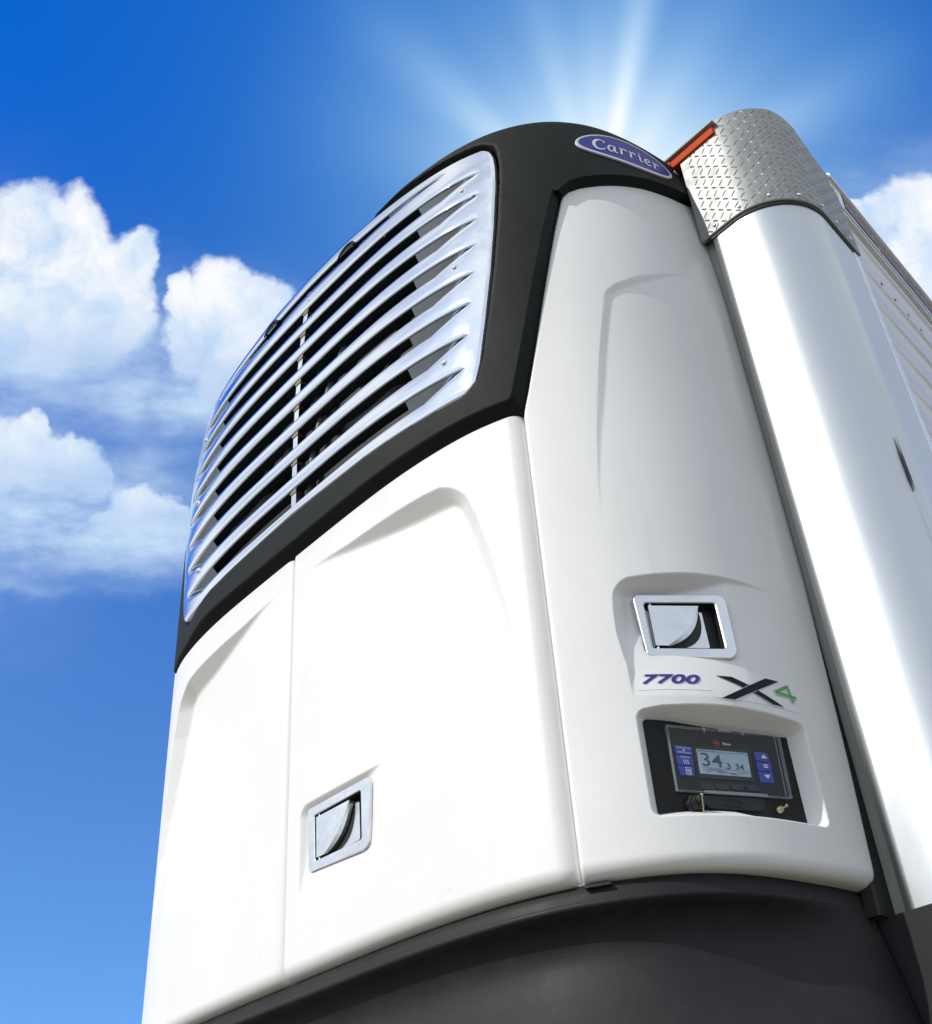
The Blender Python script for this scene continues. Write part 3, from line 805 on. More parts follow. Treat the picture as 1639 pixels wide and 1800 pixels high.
# ------------------------------------------------------------------ oval badge
def bmap(q, h):
    q = np.asarray(q, float); u = 1.206 + q[:, 0]; z = 2.025 + q[:, 1] + .10 * q[:, 0] - .25 * q[:, 0] ** 2
    return shell(u, z, h)
a = np.linspace(0, 2 * np.pi, 97)
mb = MB()
E = np.c_[np.cos(a), np.sin(a)]
rings = []
for ra, rb, h in ((.168, .0655, .022), (.168, .0655, .0275), (.166, .0635, .0285), (.1585, .0565, .0285), (.1585, .0565, .0278)):
    rings.append(bmap(E * [ra, rb], h))
mb.grid(np.array(rings), 0, flip=True)
disc = np.array([bmap(E * [.1592 * k, .0572 * k], .0279) for k in (1, .8, .6, .4, .2, .01)])
mb.grid(disc, 1, flip=True)
badge = mb.build('badge', [M['silver'], M['blue']], UNIT)
def carrier():
    L = []
    # C
    L.append([(.98, .80, .05), (.90, .93, .05), (.72, 1.02, .07), (.42, .96, .14), (.18, .72, .20), (.13, .42, .21), (.28, .14, .16), (.55, .02, .10), (.82, .06, .07), (1.02, .22, .04)])
    L.append([(.98, .98, .05), (1.0, .86, .08), (.97, .74, .05)])
    def a_(x): return [[(x + .55, .58, .05), (x + .30, .66, .09), (x + .08, .46, .13), (x + .05, .20, .13), (x + .22, .03, .10), (x + .42, .16, .06), (x + .56, .40, .05)],
                       [(x + .62, .66, .13), (x + .56, .34, .15), (x + .56, .10, .13), (x + .68, .02, .08), (x + .82, .12, .04)]]
    def r_(x): return [[(x, .58, .05), (x + .12, .66, .10), (x + .18, .45, .14), (x + .12, .18, .15), (x + .10, .0, .14)],
                       [(x + .16, .40, .05), (x + .32, .62, .07), (x + .46, .66, .10), (x + .56, .58, .13), (x + .55, .50, .08)]]
    def i_(x): return [[(x, .56, .05), (x + .12, .66, .10), (x + .15, .42, .14), (x + .12, .14, .14), (x + .22, .02, .09), (x + .36, .12, .04)],
                       [(x + .14, .93, .14), (x + .20, .86, .14)]]
    def e_(x): return [[(x + .10, .30, .05), (x + .34, .34, .06), (x + .54, .48, .09), (x + .46, .64, .08), (x + .26, .62, .11), (x + .08, .40, .14), (x + .10, .14, .14), (x + .28, .02, .11), (x + .46, .05, .07), (x + .64, .20, .04)]]
    L += a_(1.22) + r_(2.22) + r_(3.06) + i_(3.92) + e_(4.46) + r_(5.30)
    return L
mb = MB()
for st in carrier():
    v, f = stroke([(x_, y_, w_ * 1.22 + .012) for x_, y_, w_ in st])
    v = v * [1, 1] + np.c_[v[:, 1] * .10, 0 * v[:, 0]]
    q = np.c_[-.120 + v[:, 0] * .0392, -.026 + v[:, 1] * .050 - .0 * v[:, 0]]
    mb.add(bmap(q, .0292), f)
mb.build('badge_lettering', M['silver'], badge, smooth=False)

# ------------------------------------------------------------------ model decals on the side panel
def decal(q, h): q = np.asarray(q, float); return shell(q[:, 0], q[:, 1], h - side_depth(q[:, 0], np.clip(q[:, 1], .322, .41)))
g = lambda u0, u1, z0f, z1f, nu, h: None
du = np.linspace(.952, 1.308, 60)
dzt = np.interp(du, [.952, .958, 1.135, 1.302, 1.308], [.374, .381, .388, .3915, .384]); dzb = np.where(du < 1.10, .338, .324)
mb = MB(); mb.grid(np.array([decal(np.c_[du, dzb + (dzt - dzb) * k], .0005) for k in np.linspace(0, 1, 9)]))
film = mb.build('decal_film', M['decal'], side_r)
v, f = text_2d('7700', shear=.28, offset=.028, spacing=1.0)
v = fit(v, .962, .3515, 1.080, .3735)
mesh('model_number', decal(v, .0020), f, M['navy'], side_r, smooth=False)
def bar4(p, q, w0, w1, n=14):
    p, q = np.array(p), np.array(q); t = np.linspace(0, 1, n)[:, None]; c = p + (q - p) * t
    return c, n
def xstroke(pts_top, pts_bot, n=14):
    """slanted bar between two horizontal ends."""
    (a0, a1, az), (b0, b1, bz) = pts_top, pts_bot
    t = np.linspace(0, 1, n); l = np.c_[a0 + (b0 - a0) * t, az + (bz - az) * t]; r = np.c_[a1 + (b1 - a1) * t, az + (bz - az) * t]
    return np.vstack([l, r]), [(i, n + i, n + i + 1, i + 1) for i in range(n - 1)]
for nm, mt, grow, h in (('letter_outline', 'print', .0022, .0017), ('letter', 'ink', 0, .0022)):
    mb = MB()
    for j, (tp, bt) in enumerate((((1.117, 1.150, .3745), (1.235, 1.264, .3275)), ((1.232, 1.266, .3835), (1.113, 1.142, .3225)))):
        v, f = xstroke((tp[0] - grow, tp[1] + grow, tp[2] + grow), (bt[0] - grow, bt[1] + grow, bt[2] - grow))
        mb.add(decal(v, h + .0003 * j), f)
    mb.build(nm, M[mt], side_r, smooth=False)
four = [[(1.287, .3765, .0065), (1.250, .3575, .0065)], [(1.250, .3575, .0065), (1.306, .3555, .0065)], [(1.287, .3790, .0065), (1.294, .3440, .0065)]]
for nm, mt, gr, h in (('digit_outline', 'print', .0035, .0017), ('digit', 'green', 0, .0022)):
    mb = MB()
    for j, st in enumerate(four):
        p0, p1 = np.array(st[0]), np.array(st[1]); d_ = (p1 - p0)[:2]; d_ = d_ / np.linalg.norm(d_) * gr * .5
        q = [(p0[0] - d_[0], p0[1] - d_[1], p0[2] + gr)] + [tuple(p0 + (p1 - p0) * t + [0, 0, gr]) for t in (.25, .5, .75)] + [(p1[0] + d_[0], p1[1] + d_[1], p1[2] + gr)]
        v, f = stroke(q, 2); mb.add(decal(v, h + .0002 * j), f)
    mb.build(nm, M[mt], side_r, smooth=False)

# ------------------------------------------------------------------ control panel in the recess
quad = lambda x0, z0, x1, z1: [(x0, z0), (x0, z1), (x1, z1), (x1, z0)]
mb = MB(); slab(mb, [(.000, .1005), (.000, .2885), (.3560, .3050), (.3480, .1085)], -.006, .004, 0, .001, .010)
CP = mb.build('control_panel', M['panel'], UNIT); sharp(CP, 30)
def txt(nm, s, x0, z0, x1, z1, h, mt, parent=CP, offset=0.0):
    v, f = text_2d(s, offset=offset); v = fit(v, x0, z0, x1, z1)
    # rows in the photo climb a little to the right
    return mesh(nm, on_plane(PD, v[:, 0], v[:, 1], np.full(len(v), h)), f, M[mt], parent, smooth=False)
mb = MB(); slab(mb, [(.046, .149), (.048, .272), (.292, .281), (.288, .158)], .003, .0065, 0, .001, .006); fas = mb.build('fascia', M['panel'], CP); sharp(fas, 30)
mb = MB(); slab(mb, [(.0955, .180), (.0965, .2445), (.2235, .2505), (.2195, .1845)], .005, .0085, 0, .0015, .003); sharp(mb.build('bezel', M['key'], CP), 30)
mb = MB(); slab(mb, [(.1010, .1890), (.1020, .2375), (.2165, .2420), (.2140, .1925)], .006, .0092, 0, .0003, .001)
scr = mb.build('screen', [M['lcd']], CP, smooth=False)
tl = lambda x: .2 + (x - .1) * .035
mb = MB()
for s, x0, z0, x1, z1, off in (('34', .1085, .2045, .1545, .2310, .0), ('.3', .1580, .2035, .1712, .2160, .0), ('34', .1825, .2045, .2015, .2165, 0)):
    v, f = text_2d(s, offset=.004 if z1 > .22 else .02); v = fit(v, x0, z0, x1, z1); mb.add(on_plane(PD, v[:, 0], v[:, 1] + 0, np.full(len(v), .0096)), f)
rng = np.random.RandomState(4)
for zz, x0, x1 in ((.2350, .106, .128), (.2358, .134, .146), (.2395, .192, .210), (.1995, .118, .150), (.1968, .108, .133), (.1975, .140, .162), (.1945, .138, .158), (.1960, .166, .180), (.1985, .184, .206), (.1935, .114, .124), (.1945, .170, .186)):
    x = x0
    while x < x1:                                       # unreadably small print on the display
        w = rng.uniform(.0008, .0022); v = np.array(quad(x, zz - .0007, x + w, zz + .0007)); mb.add(on_plane(PD, v[:, 0], v[:, 1], np.full(4, .0096)), [(0, 1, 2, 3)]); x += w + .0008
v = np.array([(.102, .2335), (.102, .2341), (.2155, .2376), (.2155, .2370)]); mb.add(on_plane(PD, v[:, 0], v[:, 1], np.full(4, .0096)), [(0, 1, 2, 3)])
v = np.array([(.103, .2013), (.103, .2019), (.214, .2030), (.214, .2024)]); mb.add(on_plane(PD, v[:, 0], v[:, 1], np.full(4, .0096)), [(0, 1, 2, 3)])
mb.build('screen_digits', M['lcd_ink'], CP, smooth=False)
LB = [[(.0560, .2225), (.0545, .2400), (.0925, .2405), (.0915, .2235)], [(.0560, .2012), (.0560, .2212), (.0912, .2222), (.0895, .2022)], [(.0580, .1815), (.0562, .2000), (.0895, .2010), (.0870, .1815)]]
RB = [[(.2330, .2275), (.2325, .2465), (.2620, .2470), (.2665, .2285)], [(.2325, .2080), (.2330, .2262), (.2665, .2272), (.2655, .2090)], [(.2325, .1850), (.2325, .2068), (.2655, .2078), (.2640, .1860)]]
for b in LB + RB:
    mb = MB(); slab(mb, b, .005, .0092, 0, .0008, .002); sharp(mb.build('button', M['button'], CP), 30)
hb = .0096
txt('button_lettering', 'START/STOP', .0585, .2345, .0885, .2375, hb, 'print', offset=.01)
txt('button_lettering', 'CONTINUOUS', .0590, .2255, .0890, .2285, hb, 'print', offset=.01)
mb = MB(); a12 = np.linspace(0, 2 * np.pi, 13)[:-1]
v = np.c_[.0735 + .0022 * np.cos(a12), .2315 + .0020 * np.sin(a12)]; mb.add(on_plane(PD, v[:, 0], v[:, 1], np.full(12, hb)), [tuple(range(12))]); mb.build('button_symbol', M['print'], CP, smooth=False)
txt('button_lettering', 'DEFROST', .0630, .2165, .0845, .2192, hb, 'print', offset=.01)
mb = MB()
for k in range(3):
    x = .0690 + k * .0045; v, f = stroke([(x, .2045, .0014), (x + .0012, .2068, .0014), (x - .0006, .2095, .0014), (x + .0008, .2130, .0014)], 5); mb.add(on_plane(PD, v[:, 0], v[:, 1], np.full(len(v), hb)), f)
mb.build('button_symbol', M['print'], CP, smooth=False)
txt('button_lettering', 'MENU', .0690, .1960, .0830, .1985, hb, 'print', offset=.01)
mb = MB()
for q in (quad(.0700, .1845, .0718, .1935), quad(.0790, .1845, .0808, .1935), quad(.0700, .1837, .0808, .1850), quad(.0690, .1925, .0818, .1940), quad(.0732, .1862, .0776, .1872), quad(.0732, .1885, .0776, .1895), quad(.0732, .1906, .0776, .1914)):
    v = np.array(q); mb.add(on_plane(PD, v[:, 0], v[:, 1], np.full(4, hb + .0001 * (len(mb.f) % 3))), [(0, 1, 2, 3)])
mb.build('button_symbol', M['print'], CP, smooth=False)
for tri in ([(.2462, .2345), (.2602, .2350), (.2530, .2430)], [(.2440, .2010), (.2580, .2015), (.2512, .1930)]):
    v = np.array(tri); mesh('button_symbol', on_plane(PD, v[:, 0], v[:, 1], np.full(3, hb)), [(0, 1, 2)], M['print'], CP, smooth=False)
mb = MB()
for q in (quad(.2475, .2200, .2575, .2222), quad(.2475, .2155, .2575, .2177)):
    v = np.array(q); mb.add(on_plane(PD, v[:, 0], v[:, 1], np.full(4, hb)), [(0, 1, 2, 3)])
mb.build('button_symbol', M['print'], CP, smooth=False)
sx = [.0945, .1275, .1610, .1940, .2270]
for k in range(4):
    mb = MB(); x0, x1 = sx[k] + .002, sx[k + 1] - .002; zz = .158 + (x0 - .095) * .062
    slab(mb, [(x0 + .003, zz), (x0, zz + .0115), (x1, zz + .0135), (x1 + .001, zz + .002)], .005, .0100, 0, .0016, .003); sharp(mb.build('soft_key', M['key'], CP), 30)
def puck(nm, x, z, r, prof, mt, seg=24, parent=CP):
    aa = np.linspace(0, 2 * np.pi, seg + 1); rows = []
    for pr, h in prof: rows.append(on_plane(PD, x + r * pr * np.cos(aa), z + r * pr * np.sin(aa), np.full(seg + 1, h)))
    return mesh(nm, np.array(rows), grid_faces(len(rows), seg + 1, flip=False), M[mt], parent)
puck('alarm_light', .150, .2540, .0085, [(1, .006), (1, .008), (.8, .0105), (.4, .0120), (.01, .0122)], 'led')
txt('alarm_lettering', 'Alarm', .1650, .2535, .1840, .2592, .0068, 'print', offset=.012)
# clear hinged cover over the fascia: a hollow moulding with a thick rim
def frame_strip(mb, A, B, w, h0, h1, pl=PD):
    A, B = np.array(A), np.array(B); d = (B - A) / np.linalg.norm(B - A); n = np.array([-d[1], d[0]]) * w / 2
    Q = np.array([A - n, A + n, B + n, B - n]); lo_ = on_plane(pl, Q[:, 0], Q[:, 1], np.full(4, h0)); hi_ = on_plane(pl, Q[:, 0], Q[:, 1], np.full(4, h1))
    mb.add(np.vstack([lo_, hi_]), [(0, 1, 2, 3), (7, 6, 5, 4)] + [(i, 4 + i, 4 + (i + 1) % 4, (i + 1) % 4) for i in range(4)])
mb = MB()
cv = [(.0400, .1480), (.0425, .2780), (.3000, .2870), (.2950, .1570)]
ins_ = [(.0435, .1510), (.0455, .2745), (.2965, .2832), (.2918, .1602)]
for h_lo, h_hi in ((.0068, .0135),):
    for i in range(4): frame_strip(mb, np.array(cv[i]) * .5 + np.array(ins_[i]) * .5, np.array(cv[(i + 1) % 4]) * .5 + np.array(ins_[(i + 1) % 4]) * .5, .0015, h_lo, h_hi)
mb.m = [1] * len(mb.m)
Q = np.array(cv); lo_ = on_plane(PD, Q[:, 0], Q[:, 1], np.full(4, .0136)); hi_ = on_plane(PD, Q[:, 0], Q[:, 1], np.full(4, .0146))
mb.add(np.vstack([lo_, hi_]), [(0, 1, 2, 3), (7, 6, 5, 4)] + [(i, 4 + i, 4 + (i + 1) % 4, (i + 1) % 4) for i in range(4)])
n0_ = len(mb.m)
frame_strip(mb, (.0975, .1508), (.2340, .1560), .0040, .0147, .0190)
frame_strip(mb, (.2790, .160), (.2835, .281), .0012, .0147, .0165)
mb.m[n0_:] = [1] * (len(mb.m) - n0_)
mb.build('clear_cover', [M['clear'], M['clear_rim']], CP, smooth=False)
for x, z in ((.122, .2785), (.209, .2820)):
    mb = MB(); frame_strip(mb, (x, z - .010), (x + .001, z + .003), .003, .0147, .0180); mb.build('cover_hinge', M['clear_rim'], CP, smooth=False)
mb = MB(); frame_strip(mb, (.156, .2790), (.182, .2800), .0055, .0147, .0175); mb.build('cover_catch', M['clear_rim'], CP, smooth=False)
# pull tab with an oval emboss
mb = MB(); slab(mb, [(.1005, .1230), (.0985, .1475), (.2370, .1530), (.2280, .1270)], .003, .0090, 0, .002, .008)
sharp(mb.build('pull_tab', M['key'], CP), 30)
aa = np.linspace(0, 2 * np.pi, 41)
mb = MB(); mb.grid(np.array([on_plane(PD, .158 + .023 * k * np.cos(aa), .1362 + .0072 * k * np.sin(aa), np.full(41, h)) for k, h in ((1, .0085), (.97, .0102), (.90, .0102), (.88, .0092))])); mb.build('emboss', M['key'], CP)
puck('connector', .0745, .1255, .0185, [(1, .004), (1, .014), (.92, .016), (.80, .016), (.78, .024), (.62, .026), (.3, .026), (.01, .026)], 'key', 6).data.polygons.foreach_set('use_smooth', [False] * 42)
puck('connector_cap', .0770, .1300, .0085, [(1, .025), (1, .029), (.8, .032), (.01, .033)], 'rubber')
mb = MB()
bead = []
for k in range(11):
    z = .136 - k * .0033; x = .0770 + .0004 * math.sin(k * 2.1) - .0003 * k; r = .0030 if k == 0 else .0015
    th_ = np.linspace(0, np.pi, 6); ph = np.linspace(0, 2 * np.pi, 9); c = on_plane(PD, np.array([x]), np.array([z]), np.array([.0335]))[0]
    mb.grid(np.array([[c + r * np.array([math.sin(t_) * math.cos(p_), math.sin(t_) * math.sin(p_), math.cos(t_)]) for p_ in ph] for t_ in th_]))
mb.build('bead_chain', M['brass'], CP)
puck('toggle_base', .2630, .1345, .0078, [(1, .004), (1, .009), (.75, .010), (.72, .014), (.4, .014), (.01, .014)], 'brass', 6)
c0 = on_plane(PD, np.array([.263]), np.array([.1345]), np.array([.012]))[0]; c1 = on_plane(PD, np.array([.2690]), np.array([.1375]), np.array([.022]))[0]
mb = MB(); mb.grid(tube([c0, c1], .0018, 8)); th_ = np.linspace(0, np.pi, 7); ph = np.linspace(0, 2 * np.pi, 11)
mb.grid(np.array([[c1 + .0030 * np.array([math.sin(t_) * math.cos(p_), math.sin(t_) * math.sin(p_), math.cos(t_)]) for p_ in ph] for t_ in th_])); mb.build('toggle_lever', M['brass'], CP)

# ------------------------------------------------------------------ charcoal lower body
su = np.linspace(-1.415, 1.415, 240)
prof = [(.004, -.048), (-.0005, -.030), (-.003, -.024), (-.024, -.022), (-.029, -.021), (-.034, -.015), (-.040, -.014), (-.047, -.020), (-.056, -.024), (-.08, -.0225), (-.12, -.016),
        (-.17, -.006), (-.22, .004), (-.28, .015), (-.36, .026), (-.44, .030), (-.50, .022), (-.53, .0), (-.545, -.05), (-.55, -.2)]
deep = [(-.0, 0), (-.034, 0), (-.047, -.012), (-.07, -.040), (-.10, -.052), (-.14, -.054), (-.18, -.046), (-.22, -.030), (-.28, -.006), (-.34, .0), (-.6, .0)]
wu = sstep(np.abs(su), 1.405, 1.15); wr = sstep(np.abs(su), .98, 1.28)
plain = lambda z: np.interp(-z, [0, .02, .05, .12, .17], [-.040, -.036, -.031, -.016, -.006])
Pg = np.array([shell(su, np.full_like(su, z), (h if z < -.17 else h * (1 - wr) + plain(z) * wr) + wu * np.interp(-z, [-q[0] for q in deep], [q[1] for q in deep])) for z, h in prof])
mb = MB(); mb.grid(Pg, flip=True)
for sl in (0, -1):
    e = Pg[:, sl]; b = e.copy(); b[:, 1] = .60; mb.grid(np.stack([e, b], 1), flip=(sl == -1))
mb.build('lower_skirt', M['skirt'], UNIT)
box_shell(.802, .850, -.008, -.004, -.03, -.014, 8, 2).build('drip_gasket', M['rubber'], UNIT, smooth=False)
zg = np.linspace(-.05, 1.93, 24)
ugk = np.interp(zg, [0, .036, .24, .43, .69, 1.0], [1.408, 1.411, 1.427, 1.437, 1.450, 1.452])
gb = shell(ugk - .004, zg, -.003)
Pg = np.array([np.c_[gb[:, 0] + a_, np.where(b_ > .64, b_, gb[:, 1] + b_), zg] for a_, b_ in ((-.030, -.006), (-.006, -.006), (-.003, .0), (-.003, .652), (-.030, .652))])
mesh('gasket', Pg, grid_faces(5, 24), M['rubber'], UNIT, smooth=False)

# ================================================================== trailer
TR = root('semi_trailer', (0, 3.0, 0), 'white box semi trailer nose with stainless corner post and tread plate cap', 'trailer')
def post_plan(grow=0.0, x0=1.075, n=28, back=1.0):
    """corner of the trailer seen from above: front face, rounded corner, side drifting inwards."""
    y0 = .628; R = .165
    sd = np.array([-.122, 1.0]); sd /= np.linalg.norm(sd)
    xc, yc = 1.311 - R, y0 + R
    pts = [(x0, y0 - grow)]
    pts += [(x, y0 - grow) for x in np.linspace(x0 + .02, xc, 6)]
    a0, a1 = -np.pi / 2, math.atan2(sd[0] * -1, 0) if False else math.atan2(.122, 1.0) * 1.0
    for a in np.linspace(-np.pi / 2, a1, n)[1:]: pts.append((xc + (R + grow) * math.cos(a), yc + (R + grow) * math.sin(a)))
    p = np.array(pts[-1]); t = (back - p[1]) / sd[1]
    for k in np.linspace(0, 1, 6)[1:]: pts.append(tuple(p + sd * t * k))
    return np.array(pts), sd
pp, sd = post_plan()
def extrude(plan, zs): return np.array([np.c_[plan, np.full(len(plan), z)] for z in zs])
ret = np.vstack([[pp[0, 0], .665], [pp[0, 0], .632], pp, [pp[-1, 0] - .012, pp[-1, 1] + .001]])
mb = MB(); mb.grid(extrude(ret, [-1.3, -.6, 0, .6, 1.2, 1.80])); mb.build('corner_post', M['steel'], TR)
# seam where the post's sheet laps its rear edge
ps, _ = post_plan(.0015, back=1.0)
sp = ps[-5]; sp2 = ps[-4]
mb = MB(); zs_ = np.linspace(-1.0, 1.16, 12)
for z0_, z1_, w_, mi in ((.815, .970, .011, 0), (-1.2, .810, .003, 1)):
    q = ps[np.argmin(abs(ps[:, 1] - .752) + (ps[:, 0] < 1.2))]; dd = sd * w_ / 2; nn_ = np.array([sd[1], -sd[0]]) * .002
    a_, b_ = q - dd + nn_, q + dd + nn_
    zz = np.linspace(z0_, z1_, 6); k = np.interp(zz, [z0_, z0_ + .02, z1_ - .06, z1_], [.4, 1, 1, .15])
    Pg = np.array([[[*(q - dd * kk + nn_), z], [*(q + dd * kk + nn_), z]] for z, kk in zip(zz, k)]); mb.grid(Pg, mi)
mb.build('post_seam', [M['rubber'], M['zinc']], TR, smooth=False)
# tread plate cap
cp, _ = post_plan(.007, x0=1.045, n=40, back=1.02)
cl = np.r_[0, np.cumsum(np.hypot(*np.diff(cp, axis=0).T))]
def capP(s_, z, h=0.0):
    s_ = np.asarray(s_, float); x = np.interp(s_, cl, cp[:, 0]); y = np.interp(s_, cl, cp[:, 1])
    tx = np.interp(s_ + .004, cl, cp[:, 0]) - np.interp(s_ - .004, cl, cp[:, 0]); ty = np.interp(s_ + .004, cl, cp[:, 1]) - np.interp(s_ - .004, cl, cp[:, 1]); l = np.hypot(tx, ty) + 1e-9
    return np.stack([x + ty / l * h, y - tx / l * h, np.asarray(z, float) + 0 * s_], -1)
CZ0, CZ1 = 1.775, 2.178
ctop = lambda s_: CZ1 - .085 * np.clip((np.asarray(s_, float) - .30) / (cl[-1] - .30), 0, 1)
ss = np.linspace(0, cl[-1], 90)
mb = MB(); 
rows = [capP(ss, CZ0, -.010), capP(ss, CZ0, 0), capP(ss, CZ0 + .003, .002)] + [capP(ss, z, .002) for z in [CZ0 + .03 + (ctop(ss) - CZ0 - .05) * k for k in np.linspace(0, 1, 8)]] + [capP(ss, ctop(ss), .001), capP(ss, ctop(ss) + .003, -.004), capP(ss, ctop(ss) + .003, -.05)]
rows[-1] = np.c_[np.clip(capP(ss, CZ1, -.12)[:, 0], 1.0, 1.2), np.clip(capP(ss, CZ1, -.1)[:, 1], .72, 1.1), ctop(ss) + .003]
mb.grid(np.array(rows))
for sl in (0,):
    e = np.array(rows)[:, sl]; b = e + [0, .03, 0]; mb.grid(np.stack([b, e], 1))
# raised lozenges, alternating at right angles
pit = .0235; nx_ = int(cl[-1] / pit); nz_ = int((CZ1 - CZ0) / pit)
for i in range(nx_ + 1):
    for j in range(nz_ + 1):
        s0 = i * pit + .010; z0_ = CZ0 + j * pit + .012
        if s0 < .012 or s0 > cl[-1] - .012 or z0_ > ctop(s0) - .012: continue
        an = math.radians(45 if (i + j) % 2 == 0 else -45)
        ex_ = np.array([math.cos(an), math.sin(an)]); ey_ = np.array([-ex_[1], ex_[0]])
        L_, w_ = .0125, .0032
        prof_ = [(-1, 0, 0), (-.55, 1, 0), (.55, 1, 0), (1, 0, 0), (.55, -1, 0), (-.55, -1, 0), (-.6, 0, 1), (.6, 0, 1), (0, 0, 1.25)]
        v = []
        for a_, b_, h_ in prof_:
            q = ex_ * a_ * L_ + ey_ * b_ * w_; v.append(capP(np.array(s0 + q[0]), z0_ + q[1], .0018 + .0017 * h_))
        mb.add(v, [(0, 6, 1), (1, 6, 8, 2), (8, 7, 2), (2, 7, 3), (3, 7, 4), (4, 7, 8), (4, 8, 5), (8, 6, 5), (5, 6, 0)])
cap = mb.build('tread_plate_cap', M['plate'], TR, smooth=False)
for k in range(9):
    s0 = .05 + k * .082
    if s0 > cl[-1] - .02: break
    c = capP(np.array(s0), CZ0 + .022, .004); th_ = np.linspace(0, np.pi / 2, 5); ph = np.linspace(0, 2 * np.pi, 11)
    n_ = capP(np.array(s0), 0, 1.0) - capP(np.array(s0), 0, 0.0); t_ = np.array([-n_[1], n_[0], 0]); kz = np.array([0, 0, 1.])
    mesh('rivet', np.array([[c + .005 * math.sin(x) * (t_ * math.cos(p_) + kz * math.sin(p_)) + n_ * .003 * math.cos(x) for p_ in ph] for x in th_]), grid_faces(5, 11), M['zinc'], cap)
# dark sealant under the cap, its colour also standing for the gap's shadow
gk, _ = post_plan(.0035, x0=1.06, back=1.0)
mb = MB(); mb.grid(extrude(gk, [CZ0 - .010, CZ0 - .002])); mb.build('sealant', M['rubber'], TR)

# front wall
def boxv(x0, x1, y0, y1, z0, z1):
    v = [(x, y, z) for z in (z0, z1) for y in (y0, y1) for x in (x0, x1)]
    return v, [(0, 2, 3, 1), (4, 5, 7, 6), (0, 1, 5, 4), (2, 6, 7, 3), (0, 4, 6, 2), (1, 3, 7, 5)]
def box(nm, b, mt, parent, bev=0.0):
    v, f = boxv(*b); o = mesh(nm, v, f, M[mt], parent, smooth=False)
    if bev:
        mod = o.modifiers.new('bevel', 'BEVEL'); mod.width = bev; mod.segments = 2
    return o
box('front_wall', (-1.28, 1.20, .650, .72, -1.2, 2.165), 'galv', TR)
# far corner (hidden from here, kept simple)
mp = pp.copy(); mp[:, 0] *= -1
mb = MB(); mb.grid(extrude(mp, [-1.3, 1.78]), flip=True); mb.build('corner_post', M['steel'], TR)
mcp = cp.copy(); mcp[:, 0] *= -1
mb = MB(); mb.grid(extrude(mcp, [CZ0, CZ1]), flip=True); mb.build('tread_plate_cap', M['plate'], TR)

# roadside wall: ribbed sheet running back, top rail with reflective tape
q0 = pp[-1] - np.array([.004, .0]); LEN = 12.0
nrm_s = np.array([sd[1], -sd[0]])
def wallP(s_, z, h): s_ = np.asarray(s_, float); return np.stack([q0[0] + sd[0] * s_ + nrm_s[0] * h, q0[1] + sd[1] * s_ + nrm_s[1] * h, np.asarray(z, float) + 0 * s_], -1)
zr, hr = [], []
z = -1.15
while z < 1.85:
    for dz, h in ((0, 0), (.050, 0), (.053, .004), (.057, .007), (.067, .007), (.071, .004), (.074, 0)): zr.append(z + dz); hr.append(h)
    z += .150
zr.append(2.02); hr.append(0)
ls = np.r_[0, .004, np.linspace(.03, LEN, 40)]
Pg = np.array([wallP(ls, np.full(len(ls), a_), np.where(ls < .01, np.minimum(b_, .0), b_ * np.clip((ls - .004) / .06, 0, 1))) for a_, b_ in zip(zr, hr)])
mb = MB(); mb.grid(Pg, flip=True); mb.build('side_wall', M['trailer'], TR)
# cover strip over the joint of post and wall
mb = MB()
js = [(-.020, .000), (-.020, .005), (-.017, .007), (.012, .007), (.015, .005), (.015, .0)]
mb.grid(np.array([[wallP(np.array(a_), z, b_) for a_, b_ in js] for z in (-1.2, 0, 1.0, 1.80)]), flip=True); mb.build('joint_strip', M['zinc'], TR, smooth=False)
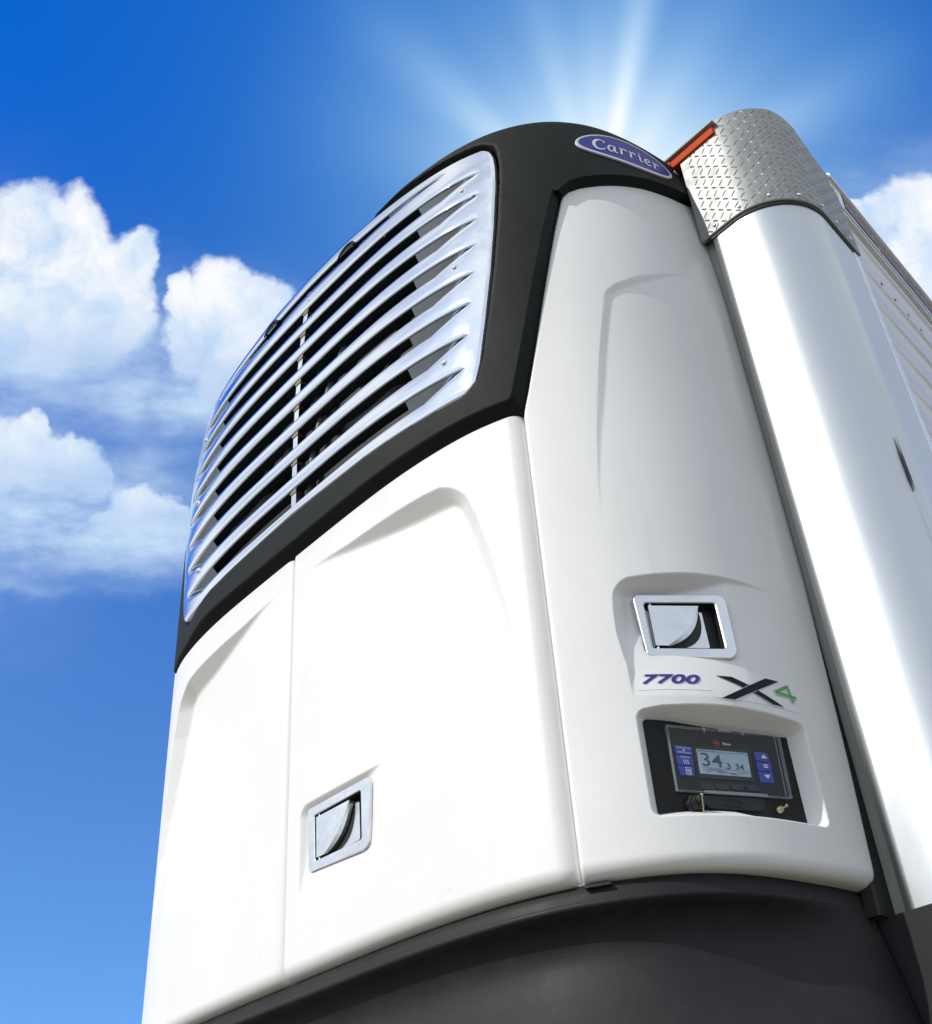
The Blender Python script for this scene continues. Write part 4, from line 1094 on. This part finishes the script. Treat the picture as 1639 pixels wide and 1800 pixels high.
# top rail
def rail(nm, pr, mt, s0, s1, n=20):
    s_ = np.linspace(s0, s1, n); mb = MB(); mb.grid(np.array([wallP(s_, np.full(n, z), h) for z, h in pr])); 
    e = np.array([wallP(s_[:1], np.array([z]), h)[0] for z, h in pr]); mb.add(e, [tuple(range(len(e)))])
    return mb.build(nm, M[mt], TR, smooth=False)
rail('top_rail', [(2.100, -.06), (2.100, .018), (2.096, .022), (2.084, .022), (2.080, .014), (2.01, .012), (1.995, .012), (1.992, .0)], 'zinc', -.02, LEN)
rail('tape_strip', [(2.079, .0130), (2.077, .0150), (2.014, .0150), (2.010, .0130)], 'tape', .06, LEN)
rail('lower_bead', [(1.975, .0), (1.975, .012), (1.962, .012), (1.960, .0)], 'trailer', -.0, LEN)
for k in range(8):
    s0 = .16 + k * .09; c = wallP(np.array(s0), 1.77 - .0 * k, .006)
    th_ = np.linspace(0, np.pi / 2, 4); ph = np.linspace(0, 2 * np.pi, 9); n_ = np.array([nrm_s[0], nrm_s[1], 0]); t_ = np.array([sd[0], sd[1], 0]); kz = np.array([0, 0, 1.])
    mesh('rivet', np.array([[c + .006 * math.sin(x) * (t_ * math.cos(p_) + kz * math.sin(p_)) + n_ * .003 * math.cos(x) for p_ in ph] for x in th_]), grid_faces(4, 9), M['coil'], TR)
# added dark sheet standing in for the darkening at the corner's foot
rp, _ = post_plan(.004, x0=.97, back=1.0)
mb = MB(); mb.grid(extrude(rp, [-1.3, -.5, -.07, -.050])); mb.build('foot_darkening_sheet', M['skirt'], TR)
# roof and far wall so the box is closed
def wxy(s_, h): return (q0[0] + sd[0] * s_ + nrm_s[0] * h, q0[1] + sd[1] * s_ + nrm_s[1] * h)
a0, a1 = wxy(0, -.01), wxy(LEN, -.01)
v = [(-1.2, .72, 2.16), (1.15, .72, 2.16), (a0[0] - .02, a0[1], 2.09), (a1[0], a1[1], 2.09), (-a1[0] - 1.0, a1[1], 2.09), (-a0[0], a0[1], 2.09)]
mesh('roof', v, [(0, 1, 2, 3, 4, 5)], M['trailer'], TR, smooth=False)
# front marker lamp strip under its drip trim
ML = box('marker_lamp', (.86, 1.176, .612, .648, 2.118, 2.150), 'amber', TR, .004)
box('lamp_end', (.985, 1.018, .608, .611, 2.120, 2.148), 'amber_dark', ML)
box('drip_trim', (.50, 1.186, .602, .660, 2.153, 2.162), 'galv', TR, .002)
box('lamp_bracket', (.84, 1.03, .604, .649, 2.055, 2.094), 'zinc', TR, .002)

# ------------------------------------------------------------------ ground
v = [(-400, -400, -Z0), (400, -400, -Z0), (400, 400, -Z0), (-400, 400, -Z0)]
gd = mesh('ground', v, [(0, 1, 2, 3)], M['ground'], None, smooth=False); gd['kind'] = 'structure'; gd['label'] = 'pale concrete yard under the trailer'
